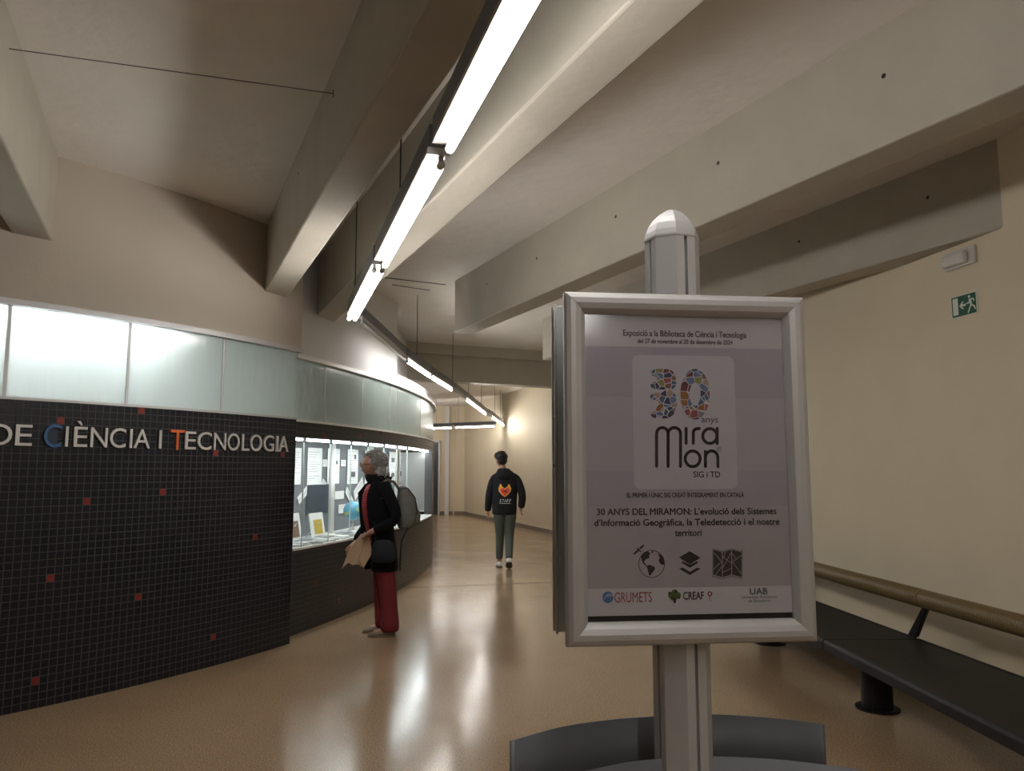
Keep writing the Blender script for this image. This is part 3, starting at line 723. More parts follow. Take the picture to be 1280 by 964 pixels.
# mosaic 30
lobes = MB()
def ring_poly(cx, cy, ro, so, ri, si, a0, a1, n=28):
    return arc(cx, cy, ro, so, a0, a1, n), arc(cx, cy, ri, si, a0, a1, n)
def strip(outer, inner, name='printed_mosaic', level=5):
    V = [loc(*q) for q in outer]+[loc(*q) for q in inner]; n = len(outer); y = PY-.00012*level
    return obj(name, [(x, y, z) for x, z in V], [(i, i+1, n+i+1, n+i) for i in range(n-1)], 'mosaic', pp)
strip(*ring_poly(870, 492.5, 18.5, 31.8, 7.0, 14.5, 0, 360, 40))
def blob(cx, cy, rx, ry, lv): return flat([loc(*q) for q in arc(cx, cy, rx, ry, 0, 360, 28)[:-1]], 'mosaic', 'printed_mosaic', lv)
for k, (cx, cy, rx, ry) in enumerate([(826, 466, 12, 5.5), (834, 472, 12, 11), (835, 479, 11.5, 9), (826, 481.5, 12, 5.2), (823, 495.5, 9.5, 5), (836, 502, 11.5, 15), (833, 512, 12, 11), (826, 518, 11.5, 5.5)]):
    blob(cx, cy, rx, ry, 4.5+k*.15)
ptext('anys', 878, 899, 528, cap=8)
lw = 4.0
stroke([(821.8, 583), (821.8, 541)]+arc(829, 542, 7.2, 7.5, 180, 0)+[(836.2, 583)], lw, 'inkbrown')
stroke([(836.2, 583), (836.2, 541)]+arc(844, 542, 7.8, 7.5, 180, 0)+[(851.8, 583)], lw, 'inkbrown')
stroke([(858.8, 535.5), (858.8, 554)], lw, 'inkbrown')
stroke([(867.8, 554), (867.8, 541)]+arc(873, 541, 5.2, 5.2, 180, 80)+[(875.5, 535.6)], lw, 'inkbrown')
stroke(arc(888.6, 545, 8.9, 9.3, 0, 360, 24), lw, 'inkbrown'); stroke([(897.8, 535.5), (897.8, 554.5)], lw, 'inkbrown')
stroke(arc(867, 573.6, 9.4, 9.8, 0, 360, 24), lw, 'inkbrown')
stroke([(883, 583.2), (883, 564.5)], lw, 'inkbrown'); stroke([(883, 583.2), (883, 572)]+arc(890.8, 572, 7.8, 8.3, 180, 0)+[(898.8, 583.5)], lw, 'inkbrown')
stroke(arc(900.3, 561.5, 2.6, 2.8, 0, 360, 16), .5, 'inkbrown'); ptext('R', 899.2, 901.4, 563, cap=2.8)
ptext('SIG i TD', 868, 901.5, 596.8, cap=7.2, bold=.0002)
ptext('EL PRIMER I ÚNIC SIG CREAT ÍNTEGRAMENT EN CATALÀ', 784.5, 931.5, 621.8, cap=5.4, bold=.00028)
ptext('30 ANYS DEL MIRAMON: L’evolució dels Sistemes', 747, 972, 643.5, cap=7.8, bold=.00048)
ptext('d’Informació Geogràfica, la Teledetecció i el nostre', 743.8, 976, 657, cap=7.8, bold=.00048)
ptext('territori', 845, 878, 670.3, cap=7.8, bold=.00048)
# globe icon
stroke(arc(815.6, 705.5, 16.2, 17, 0, 360, 36)[:-1], .8, 'inkbrown', closed=True)
ploy([(803, 700), (802, 695), (806, 691), (811, 690), (814, 692), (812, 696), (813, 698), (808, 700), (806, 703), (804, 704)], 'inkbrown')
ploy([(809, 708), (813, 706.5), (819, 709), (820, 712), (817, 716), (814, 720), (812.5, 720), (811, 714)], 'inkbrown')
ploy([(823, 692), (828, 695), (831, 701), (831, 707), (827, 706), (824, 701), (826, 698)], 'inkbrown')
ploy([(814, 690.5), (818, 689.5), (817, 692)], 'inkbrown'); ploy([(804, 704), (806, 703), (809.5, 707.5), (808.5, 708.5)], 'inkbrown')
stroke([(794, 692.5), (798, 689)], 2.4, 'inkbrown'); stroke([(801, 686), (805, 682.8)], 2.4, 'inkbrown'); stroke([(797.5, 686), (801.5, 690)], 1.6, 'inkbrown')
stroke(arc(800, 689, 4, 4, -80, 10, 8), .4, 'inkbrown')
# layers icon
ploy([(850, 697.5), (863.3, 689.5), (877, 697.7), (863.5, 706)], 'inkbrown')
for dy in (0, 8):
    ploy([(850+(3 if dy == 0 else 0), 704.5+dy-(.5 if dy == 0 else 1)), (863.5, 711.5+dy-(1 if dy == 0 else 0)), (877-(3 if dy == 0 else 0), 704.6+dy-(.5 if dy == 0 else 1)), (872.5, 702+dy-(0 if dy == 0 else 0)), (863.5, 707.4+dy-(1.0 if dy == 0 else 0)), (854.5, 702+dy)], 'inkbrown')
# folded map icon
xs_ = (892.5, 904.3, 916, 928.7)
for i in range(3):
    u0, u1 = xs_[i]+.5, xs_[i+1]-.5; s0, s1 = (0, 3) if i % 2 == 0 else (3, 0)
    ploy([(u0, 688+s0), (u1, 688+s1), (u1, 719+s1), (u0, 719+s0)], 'inkbrown')
    stroke([(u0-.5, 687+s0), (u1+.5, 687+s1)], .6, 'inkbrown'); stroke([(u0-.5, 721+s0), (u1+.5, 721+s1)], .6, 'inkbrown')
for a, b in (((893, 712), (903, 703)), ((893, 691), (903, 702)), ((895, 720), (904, 708)), ((905, 710), (916, 690)), ((905, 697), (915, 704)), ((905, 716), (915, 711)), ((908, 690), (906, 698)), ((917, 703), (928, 695)), ((917, 703), (928, 718)), ((917, 693), (922, 700))):
    stroke([a, b], .8, 'p_low', level=6)
stroke([(892.3, 687), (892.3, 722)], .6, 'inkbrown'); stroke([(928.9, 687), (928.9, 723)], .6, 'inkbrown')
# footer logos
ploy(arc(760.8, 747.5, 6.8, 7.2, 0, 360, 24)[:-1], 'inkblue')
for a0 in (0, 3.2, 6.2): stroke(arc(759+a0*.6, 749, 2.6+a0*.5, 3+a0*.4, 30, 190, 8), .8, 'p_foot', level=6)
ptext('GRUMETS', 769, 816, 753.6, 'rust', cap=12)
for cx, cy, r in ((840.5, 745, 4.2), (844.5, 741.5, 4), (848.5, 745, 4), (844, 748, 3.8)): ploy(arc(cx, cy, r, r, 0, 360, 14)[:-1], 'inkgreen')
for cx, cy, r in ((838, 742, 1.6), (846, 740, 1.7), (850, 748, 1.5), (841, 749, 1.5)): ploy(arc(cx, cy, r, r, 0, 360, 10)[:-1], 'inkbrown', level=5)
ploy([(843, 748), (846, 748), (846, 754.5), (843, 754.5)], 'inkbrown', level=5)
ptext('CREAF', 855.5, 881, 750, 'inkbrown', cap=9, bold=.00035)
stroke(arc(888.6, 743, 2.3, 2.5, 0, 360, 14), 1.4, 'rust'); stroke([(889, 746), (888, 749), (890, 752)], .7, 'rust')
for i, (s, xe) in enumerate((('EXCELENCIA', 907.5), ('SEVERO', 903), ('OCHOA', 901.5))): ptext(s, 892.5, xe, 743.7+i*3, 'print', cap=1.9)
ptext('UAB', 939, 961, 743.5, 'inkteal', cap=7.4, bold=.0004)
ptext('Universitat Autònoma', 928, 972.5, 748.6, 'inkteal', cap=3.4); ptext('de Barcelona', 937, 964.5, 753.3, 'inkteal', cap=3.4)
# clear cover sheet
MB().box(-IW/2-.003, IW/2+.003, -.0633, -.0628, ZC-IH/2-.002, ZC+IH/2+.002).build('cover_sheet', glassy('cover_plastic', (.97, .97, .98), .12, .05), st)
# pole: octagonal extrusion with four slots
def pole_ring(R, z, rot, slot=True):
    out = []
    for k in range(8):
        a = rot+math.radians(45*k); ap = R*math.cos(math.radians(22.5)); hw = R*math.sin(math.radians(22.5))
        n = Vector((math.sin(a), -math.cos(a))); t = Vector((math.cos(a), math.sin(a)))
        out.append(n*ap-t*hw)
        if k % 2 == 0 and slot:
            out += [n*ap-t*.0035, n*(ap-.012)-t*.0035, n*(ap-.012)+t*.0035, n*ap+t*.0035]
    return [(p.x, p.y, z) for p in out]
def rings_mesh(rs, name, m, parent):
    n = len(rs[0]); V = [q for r in rs for q in r]; Fc = [(i*n+k, i*n+(k+1) % n, (i+1)*n+(k+1) % n, (i+1)*n+k) for i in range(len(rs)-1) for k in range(n)]
    Fc += [tuple(range(n))[::-1], tuple(range((len(rs)-1)*n, len(rs)*n))]
    return obj(name, V, Fc, m, parent)
rot = math.radians(14); PR = .0575
def zat(py, Y): d = ray(855, py); return CZ+Y*d.z/d.y
zp = zat(307, 1.60)
pole = rings_mesh([pole_ring(PR, .02, rot), pole_ring(PR, zp, rot)], 'pole', 'alu2', st); pole.location.y = .007
prof = [(1.0, 0), (1.02, .002), (1.02, .006), (.97, .018), (.86, .034), (.68, .049), (.44, .062), (.2, .070), (.03, .0735)]
cap_ = rings_mesh([pole_ring(PR*r, zp+h, rot, False) for r, h in prof], 'pole_cap', 'alu2', st); cap_.location.y = .007
bp_ = MB(); bp_.tube([(0, 0, 0), (0, 0, .012), (0, 0, .03)], [.24, .235, .10], 40); bp_.build('base_plate', 'tray', st, False)
# leaflet trays (curved plates)
def tray(name, pts, z0, z1, m, th=.003, lean=0):
    V = []; n = len(pts)
    for i, (x, y) in enumerate(pts):
        V += [(x, y+lean, z0), (x, y, z1), (x, y+th, z1), (x, y+th+lean, z0)]
    Fc = []
    for i in range(n-1):
        for k in range(4): Fc.append((4*i+k, 4*i+(k+1) % 4, 4*i+4+(k+1) % 4, 4*i+4+k))
    Fc += [(3, 2, 1, 0), (4*n-4, 4*n-3, 4*n-2, 4*n-1)]
    return obj(name, V, Fc, m, st, True)
def lp(px, py, z): p = at_z(px, py, z)-O; return (p.dot(ux), p.dot(nb))
z1 = 1.03
def bez(a, b, c, n=16): return [((1-t)**2*a[0]+2*t*(1-t)*b[0]+t*t*c[0], (1-t)**2*a[1]+2*t*(1-t)*b[1]+t*t*c[1]) for t in [i/n for i in range(n+1)]]
rear = [lp(*q, z1) for q in ((637, 927), (700, 909.5), (760, 900.5), (818, 896))]
rearR = [lp(*q, z1) for q in ((890, 893.5), (940, 896), (985, 900), (1031, 906))]
def smooth(p, n=6):
    out = []
    for i in range(len(p)-1):
        p0 = p[max(i-1, 0)]; p1 = p[i]; p2 = p[i+1]; p3 = p[min(i+2, len(p)-1)]
        for k in range(n):
            t = k/n; out.append(tuple(.5*((2*p1[j])+(-p0[j]+p2[j])*t+(2*p0[j]-5*p1[j]+4*p2[j]-p3[j])*t*t+(-p0[j]+3*p1[j]-3*p2[j]+p3[j])*t**3) for j in (0, 1)))
    return out+[p[-1]]
tray('leaflet_tray_back', smooth(rear+rearR), z1-.17, z1, 'tray')
z2 = .985
fr = [lp(*q, z2) for q in ((690, 973), (735, 964), (790, 953), (850, 947.5), (900, 946.5), (960, 949), (1020, 955), (1075, 963), (1110, 970))]
fr = smooth(fr)
tp = tray('leaflet_tray_front', fr, z2-.14, z2, 'tray')
dy = min(p[1] for p in fr)
d_ = ray(866, 955.5); c_ = lp(866, 955.5, z2-.012)
MB().tube([(c_[0], c_[1]-.010, z2-.012), (c_[0], c_[1]+.002, z2-.012)], .0045, 12).build('screw', 'steel', st, True)

# ------------------------------------------------------------------ bench along the right wall
def bx(y, o): return (2.56+o)-.072*(y-5.2)          # seat centre line
bn = tag(empty('bench', (2.37, 5.1, 0)), 'long black metal bench with a brown ribbed tube backrest along the right wall', 'bench')
BO = Vector((2.37, 5.1, 0))
FB = [at_z(1020, 795, .40), at_z(1280, 925, .40)]; BBK = [at_z(1020, 752, .40), at_z(1280, 848, .40)]
def ln(p, y): t = (y-p[0].y)/(p[1].y-p[0].y); return p[0].x+(p[1].x-p[0].x)*t
def seat(y0, y1):
    q = []
    V = []; Fc = []
    prof = [(0, .40-.075), (0, .40-.02), (.02, .40), (.5, .395), (.97, .40), (1, .41), (1, .385), (.5, .37), (.08, .37), (.05, .33)]
    for y in (y0, y1):
        xf, xb = ln(FB, y), ln(BBK, y)
        V += [Vector((xf+(xb-xf)*u, y, z))-BO for u, z in prof]
    n = len(prof); Fc = [(k, (k+1) % n, n+(k+1) % n, n+k) for k in range(n)]+[tuple(range(n))[::-1], tuple(range(n, 2*n))]
    return bev(obj('seat', V, Fc, 'bench', bn), .006, 2)
ysm = at_z(1042, 799, .40).y
for y0, y1 in ((.9, ysm-2.05), (ysm-2.04, ysm-.005), (ysm+.005, ysm+2.0), (ysm+2.01, 8.0)): seat(y0, y1)
TBZ = .70
ta, tb = at_z(1020, 712, TBZ), at_z(1280, 783, TBZ)
dT = (ta-tb).normalized(); yj = at_z(1152, 749, TBZ).y
def tpos(y): t = (y-tb.y)/(ta.y-tb.y); return tb+(ta-tb)*t
cuts = [.9, yj-1.9, yj, yj+1.9, 8.0]
for y0, y1 in zip(cuts, cuts[1:]):
    a, b = tpos(y0+.008), tpos(y1-.008); L = (b-a).length
    o = MB().tube([(0, 0, 0), (0, 0, .008), (0, 0, L-.008), (0, 0, L)], [.052, .060, .060, .052], 28).build('backrest_tube', 'tubebrown', bn, True)
    o.location = a-BO; o.rotation_euler = (b-a).to_track_quat('Z', 'Y').to_euler()
for y in cuts[1:-1]:
    a = tpos(y)
    MB().tube([a-BO-dT*.014, a-BO+dT*.014], .054, 24).build('tube_collar', 'tubebrown', bn, True)
    foot = a+(at_z(1139, 796, .40)-tpos(yj))
    bev(MB().prism([a-BO+Vector((0, -.03, -.045)), a-BO+Vector((0, .03, -.045)), foot-BO+Vector((0, .055, .0)), foot-BO+Vector((0, -.055, .0))], 0, (.03, 0, .012)).build('backrest_bracket', 'bench', bn), .008)
for (px, py) in ((1097, 886), (962, 804)):
    p = at_z(px, py, 0)-BO
    l = MB().tube([p, p+Vector((0, 0, .2)), p+Vector((0, 0, .345))], [.095, .095, .10], 28).build('leg', 'bench', bn, False)
    MB().tube([p, p+Vector((0, 0, .012))], .135, 28).build('foot_plate', 'bench', l, False)
    xf, xb = ln(FB, p.y+BO.y), ln(BBK, p.y+BO.y)
    MB().prism([(xf+.05-BO.x, p.y-.03, .345), (xb-.03-BO.x, p.y-.03, .345), (xb-.03-BO.x, p.y-.03, .372), (xf+.02-BO.x, p.y-.03, .372)], 0, (0, .06, 0)).build('cross_arm', 'bench', l)
p = at_z(1097, 886, 0)-BO+Vector((.13, -1.9, 0))
l = MB().tube([p, p+Vector((0, 0, .345))], .095, 28).build('leg', 'bench', bn); MB().tube([p, p+Vector((0, 0, .012))], .135, 28).build('foot_plate', 'bench', l)

# ------------------------------------------------------------------ exit sign and emergency lamp on the right wall
def wall_hit(px, py):
    d = ray(px, py); A = Vector((3.2, 4.7, 0)); B = Vector((2.77, 6.9, 0))
    if px > 1215: A, B = Vector((3.42, 2.5, 0)), Vector((3.2, 4.7, 0))
    A, B = Vector((3.2, 4.7, 0)), Vector((2.77, 6.9, 0))
    n = Vector((B.y-A.y, -(B.x-A.x), 0)).normalized(); t = n.dot(A-CAM)/n.dot(d); return CAM+d*t
wd_dir = (Vector((2.77, 6.9, 0))-Vector((3.2, 4.7, 0))).normalized()        # into depth = image left
c = wall_hit(1206, 381.5)
aa_ = math.atan2(-wd_dir.y, -wd_dir.x)                                       # local x towards the viewer = image right; local -y ... out of wall
es = empty('exit_sign', c, aa_)
def esf(poly, m, name, y=.006, th=.001): return MB().prism([(x, -y, z) for x, z in poly], 0, (0, -th, 0)).build(name, m, es)
l_ = wall_hit(1191, 387); r_ = wall_hit(1223, 377); sw = (l_-r_).length; sh = wall_hit(1191, 373.5).z-wall_hit(1191, 400).z
sw = max(.2, sw); hw, hh = sw/2, sh/2
s_ = 1
MB().box(-hw, hw, -.006, -.001, -hh, hh).build('plate', 'signwhite', es)
esf([(-hw*.96, -hh*.94), (hw*.92, -hh*.94), (hw*.92, hh*.94), (-hw*.96, hh*.94)], 'green', 'green_field')
esf([(-hw*.86, -hh*.78), (-hw*.45, -hh*.78), (-hw*.45, hh*.8), (-hw*.86, hh*.8)], 'signwhite', 'door_symbol', .0072)
esf([(-hw*.36, 0), (-hw*.12, hh*.36), (-hw*.0, hh*.36), (-hw*.14, hh*.1), (hw*.14, hh*.1), (hw*.14, -hh*.1), (-hw*.14, -hh*.1), (-hw*.0, -hh*.36), (-hw*.12, -hh*.36)], 'signwhite', 'arrow_symbol', .0072)
rm = MB()
def seg2(pts, wd0):
    for (x0, z0), (x1, z1_) in zip(pts, pts[1:]):
        rm.bar((x0*hw, -.0078, z0*hh), (x1*hw, -.0078, z1_*hh), .001, wd0*hh, up=Vector((0, 1, 0)).cross(Vector(((x1-x0)*hw, 0, (z1_-z0)*hh))))
rm.tube([(.44*hw, -.0072, .66*hh), (.44*hw, -.0083, .66*hh)], .13*hh, 12)
seg2([(.46, .45), (.56, -.05)], .26); seg2([(.5, .35), (.72, .42), (.80, .15)], .11); seg2([(.48, .3), (.34, .05), (.2, .12)], .11)
seg2([(.55, -.1), (.78, -.32), (.86, -.62)], .14); seg2([(.55, -.1), (.42, -.45), (.28, -.82)], .14)
rm.build('running_figure', 'signwhite', es)
tag(es, 'small green exit sign with running figure and left arrow on the right wall', 'exit sign')
c = wall_hit(1202, 323.5); em = empty('emergency_lamp', c, aa_)
l_ = wall_hit(1183, 329); r_ = wall_hit(1221, 317); lw_ = (l_-r_).length/2
bev(MB().box(-lw_, lw_, -.03, -.001, -.062, .062).build('housing', 'plastic', em), .01, 3)
bev(MB().box(-lw_*.86, lw_*.70, -.075, -.03, -.05, .035).build('lens', 'plastic', em), .018, 3)
MB().box(-lw_*.7, lw_*.5, -.079, -.075, -.022, -.012).build('tube', 'white', em)
tag(em, 'white emergency lamp mounted on the right wall just above the exit sign', 'lamp')

# ------------------------------------------------------------------ people
def skin_body(name, joints, edges, m, parent, root=0):
    me = bpy.data.meshes.new(name); me.from_pydata([j[0] for j in joints], edges, []); me.update(); me.materials.append(M[m])
    o = bpy.data.objects.new(name, me); C.objects.link(o); o.parent = parent
    o.modifiers.new('skin', 'SKIN'); 
    sv = me.skin_vertices[0].data if me.skin_vertices else None
    if sv is None:
        bm = bmesh.new(); bm.from_mesh(me); bm.verts.layers.skin.verify(); bm.to_mesh(me); bm.free(); sv = me.skin_vertices[0].data
    for i, j in enumerate(joints):
        r = j[1]; sv[i].radius = (r, r) if isinstance(r, (int, float)) else r; sv[i].use_root = (i == root)
    o.modifiers['skin'].use_smooth_shade = True
    s = o.modifiers.new('sub', 'SUBSURF'); s.levels = 2; s.render_levels = 2
    return o
def arm_joints(J, E, root_i, sh, el, wr, hd, dirv, side, rr=(.04, .036, .027)):
    """shoulder, elbow, wrist, palm end; then five fingers that run along dirv, spread along side"""
    n = len(J)
    J += [(sh, rr[0]), (el, rr[1]), (wr, rr[2])]; E += [(root_i, n), (n, n+1), (n+1, n+2)]
    hd = Vector(hd); wr = Vector(wr); pal = wr+(hd-wr)*.55
    J.append((tuple(pal), (.034, .018))); E.append((n+2, n+3))
    d = Vector(dirv).normalized(); sd = Vector(side).normalized(); curl = d.cross(sd).normalized()
    for k in range(4):
        m_ = len(J); b = pal+sd*(.027-.018*k)+d*.025; ln_ = (.036, .042, .039, .030)[k]
        J += [(tuple(b), .0095), (tuple(b+d*ln_*.8+curl*.008), .0085), (tuple(b+d*ln_*1.3+curl*.03), .0075)]
        E += [(n+3, m_), (m_, m_+1), (m_+1, m_+2)]
    m_ = len(J); b = wr+(pal-wr)*.6+sd*.03
    J += [(tuple(b), .011), (tuple(b+d*.03+sd*.018+curl*.012), .0095), (tuple(b+d*.055+sd*.016+curl*.02), .008)]
    E += [(n+3, m_), (m_, m_+1), (m_+1, m_+2)]
def head_mesh(mb, c, yaw=0, s=1.0, tilt=0):
    """sculpted head: face towards local +x turned by yaw"""
    R = Matrix.Rotation(yaw, 3, 'Z') @ Matrix.Rotation(tilt, 3, 'Y'); base = len(mb.v)
    seg, rn = 28, 24; c = Vector(c)
    for i in range(rn+1):
        t = math.pi*i/rn
        for k in range(seg):
            a = 2*math.pi*k/seg; x = math.sin(t)*math.cos(a); y = math.sin(t)*math.sin(a); z = math.cos(t)
            X, Y, Z = x*.098, y*.076, z*.118
            if z < 0:                                     # jaw narrows
                Y *= 1-.38*(-z)**1.2; 
                if x < 0: X *= 1-.45*(-z)
                else: X *= 1+.02*(-z)
            if x > .3:
                front = (x-.3)/.7; ay = abs(y)
                X += front*.020*math.exp(-(ay/.13)**2)*math.exp(-((z+.12)/.17)**2)      # nose
                X += front*.008*math.exp(-(ay/.10)**2)*math.exp(-((z-.02)/.2)**2)       # bridge
                X -= front*.010*math.exp(-((ay-.36)/.16)**2)*math.exp(-((z-.06)/.13)**2)  # sockets
                X += front*.006*math.exp(-((z-.25)/.1)**2)                                # brow
                X += front*.007*math.exp(-(ay/.22)**2)*math.exp(-((z+.48)/.09)**2)       # lips
                X += front*.010*math.exp(-(ay/.25)**2)*math.exp(-((z+.85)/.16)**2)       # chin
            mb.v.append(c+R @ Vector((X, Y, Z))*s)
    for i in range(rn):
        for k in range(seg): mb.f.append((base+i*seg+k, base+(i+1)*seg+k, base+(i+1)*seg+(k+1) % seg, base+i*seg+(k+1) % seg))
    return R, c
def person_head(parent, c, yaw, skin, s=1.0, tilt=0):
    mb = MB(); R, c = head_mesh(mb, c, yaw, s, tilt)
    for sg in (-1, 1):                                    # ears, part of the head mesh
        e_ = MB().ball((0, 0, 0), (.020*s, .008*s, .032*s), 12, 8); mb.add([c+R @ (Vector((-.008, sg*.077, -.008))*s+q) for q in e_.v], e_.f)
    h = mb.build('head', skin, parent, True)
    for sg in (-1, 1):
        p = c+R @ (Vector((.086, sg*.031, .006))*s)
        MB().ball(p, .0115*s, 12, 8).build('eye', 'eyewhite', h, True); MB().ball(p+R @ Vector((.0085*s, 0, 0)), .0050*s, 8, 6).build('iris', 'ink', h, True)
        MB().tube([c+R @ (Vector((.096+.004*(1-abs(q-.5)), sg*(.016+.032*q), .030+.005*math.sin(math.pi*q)))*s) for q in (0, .35, .7, 1)], [.002, .003, .003, .0015], 6).build('eyebrow', 'hairdark' if skin == 'skin2' else 'hair', h, True)
    MB().tube([c+R @ (Vector((.101-abs(q)*.010, q*.024, -.058))*s) for q in (-1, -.5, 0, .5, 1)], [.002, .004, .005, .004, .002], 6).build('lips', 'lip', h, True)
    return h, R, c
M['eyewhite'] = mat('eye_white', (.6, .58, .55), .3); M['lip'] = mat('lips', (.30, .10, .08), .5)
def pipe(name, pts, rs, m, parent, seg=18, lv=1):
    o = MB().tube(pts, rs, seg).build(name, m, parent, True); return sub(o, lv)

# --- woman at the display case; local x forward, y her left (towards the viewer)
wp = at_z(481, 793, 0); WA = math.atan2(-.16, -.98)
wm = tag(empty('person', (wp.x, wp.y, 0), WA), 'person with curly grey hair, black coat, dark red trousers, looking into the display case', 'person')
J = [((.02, 0, .86), (.11, .13)), ((.05, 0, 1.08), (.10, .12)), ((.06, 0, 1.30), (.10, .14)), ((.075, 0, 1.43), .05), ((.105, 0, 1.50), .048), ((.125, 0, 1.56), .05)]
E_ = [(0, 1), (1, 2), (2, 3), (3, 4), (4, 5)]
arm_joints(J, E_, 2, (.03, .15, 1.35), (-.085, .22, 1.10), (.12, .19, .975), (.20, .16, .945), (.5, -.2, -.9), (.3, .9, .1))
arm_joints(J, E_, 2, (.05, -.15, 1.35), (.10, -.22, 1.08), (.30, -.12, .83), (.35, -.10, .77), (.3, .1, -.95), (.9, .2, .1))
for sg, kx, ax in ((.09, .02, -.03), (-.09, .05, .02)):
    n = len(J); J += [((.015, sg, .80), .07), ((kx, sg*1.0, .46), .045), ((ax, sg*1.0, .09), .04), ((ax+.05, sg*1.05, .045), .032), ((ax+.14, sg*1.15, .035), .028)]
    E_ += [(0, n), (n, n+1), (n+1, n+2), (n+2, n+3), (n+3, n+4)]
skin_body('body', J, E_, 'skin', wm)
hd, R, hc = person_head(wm, (.150, .0, 1.585), -.12, 'skin', .97, -.06)
# hair: curly cap and ringlets
hm = MB()
hm.ball(hc+Vector((-.034, 0, .026)), (.090, .090, .092), 26, 16, .05)
hm.ball(hc+Vector((-.075, 0, -.055)), (.062, .086, .085), 22, 12, .07)
for k in range(760):
    u = random.uniform(-1, 1); a = random.uniform(0, 2*math.pi); sq = math.sqrt(1-u*u)
    n = Vector((sq*math.cos(a), sq*math.sin(a), u))
    if n.x > .25 and n.z < .62: continue
    cc = hc+(Vector((-.030, 0, .028))+Vector((n.x*.098, n.y*.096, n.z*.098)) if n.z > -.25 else Vector((-.078, 0, -.055))+Vector((n.x*.082, n.y*.10, n.z*.14)))
    if cc.x > hc.x+.06 and cc.z < hc.z+.05: continue
    t1 = n.orthogonal().normalized(); t2 = n.cross(t1); ph = random.uniform(0, 6); rr = random.uniform(.010, .026)
    hm.tube([cc+(t1*math.cos(ph+q*1.3)+t2*math.sin(ph+q*1.3))*rr+n*(q*.007-.006) for q in range(5)], .0045, 5)
hm.build('hair', 'hair', wm, False)
gm = MB()
for sg in (-1, 1):
    c0 = hc+R @ (Vector((.106, sg*.033, .004)))
    gm.tube([c0+R @ Vector((0, .024*math.cos(t), .018*math.sin(t))) for t in [i*math.pi/8 for i in range(17)]], .0022, 6)
    gm.tube([c0+R @ Vector((0, sg*.024, .004)), hc+R @ Vector((.0, sg*.078, .006))], .0022, 6)
gm.tube([hc+R @ Vector((.108, -.010, .006)), hc+R @ Vector((.108, .010, .006))], .002, 6)
gm.build('glasses', 'rust', wm, True)
cr = [(.012, 0, .585, .128, .195), (.012, 0, .60, .130, .20), (.018, 0, .72, .128, .195), (.045, 0, .86, .132, .18), (.070, 0, .98, .138, .172), (.090, 0, 1.12, .152, .185), (.098, 0, 1.26, .155, .200), (.088, 0, 1.36, .140, .195), (.078, 0, 1.42, .110, .150), (.085, 0, 1.465, .092, .095), (.09, 0, 1.50, .090, .086)]
def opn(i, a): a = a if a < 180 else a-360; return -10 < a < 50 and 3 <= i <= 8
o = MB().loft(cr, 40, 2.2, opn).build('coat', 'coat', wm, True); sub(o, 1)
sr = [(x+.004, y, z, rx-.014, ry-.03) for x, y, z, rx, ry in cr[2:9]]
sub(MB().loft(sr, 30).build('striped_jumper', 'stripe', wm, True), 1)
# far lapel and near collar
V = []; Fc = []
fl_ = [(1.46, .10), (1.40, .17), (1.32, .235), (1.22, .225), (1.1, .215), (.98, .20), (.86, .185), (.72, .165), (.60, .155)]
for z, x in [(z, x+.028) for z, x in fl_]: V += [(x-.07, -.05, z), (x+.015, -.025, z), (x+.012, -.035, z), (x-.075, -.062, z)]
for i in range(len(fl_)-1):
    for k in range(4): Fc.append((4*i+k, 4*i+(k+1) % 4, 4*i+4+(k+1) % 4, 4*i+4+k))
Fc += [(0, 1, 2, 3), tuple(range(4*len(fl_)-4, 4*len(fl_)))[::-1]]
obj('coat_front_edge', V, Fc, 'coat', wm, True)
sub(MB().loft([(.075, 0, 1.40, .115, .15), (.085, 0, 1.45, .125, .125), (.100, 0, 1.490, .122, .108), (.102, 0, 1.497, .105, .092)], 28, 2).build('coat_collar', 'coat', wm, True), 1)
pipe('sleeve', [(.06, .10, 1.41), (.02, .175, 1.36), (-.045, .205, 1.23), (-.092, .215, 1.11), (-.06, .22, 1.06), (.04, .21, 1.01), (.125, .19, .972)], [.060, .068, .062, .058, .056, .050, .044], 'coat', wm)
pipe('sleeve', [(.06, -.10, 1.41), (.06, -.175, 1.36), (.08, -.215, 1.23), (.11, -.225, 1.10), (.18, -.20, 1.0), (.25, -.155, .91), (.295, -.125, .845)], [.060, .068, .070, .066, .058, .052, .044], 'coat', wm)
for sg, pts in ((1, [(.012, .085, .80), (.012, .09, .66), (-.01, .095, .47), (-.035, .098, .28), (-.045, .10, .12), (-.045, .10, .028)]), (-1, [(.02, -.085, .80), (.035, -.09, .66), (.035, -.09, .47), (.03, -.09, .28), (.01, -.09, .12), (.0, -.09, .045)])):
    pipe('trouser_leg', pts, [.088, .094, .086, .078, .086, .100], 'darkred', wm)
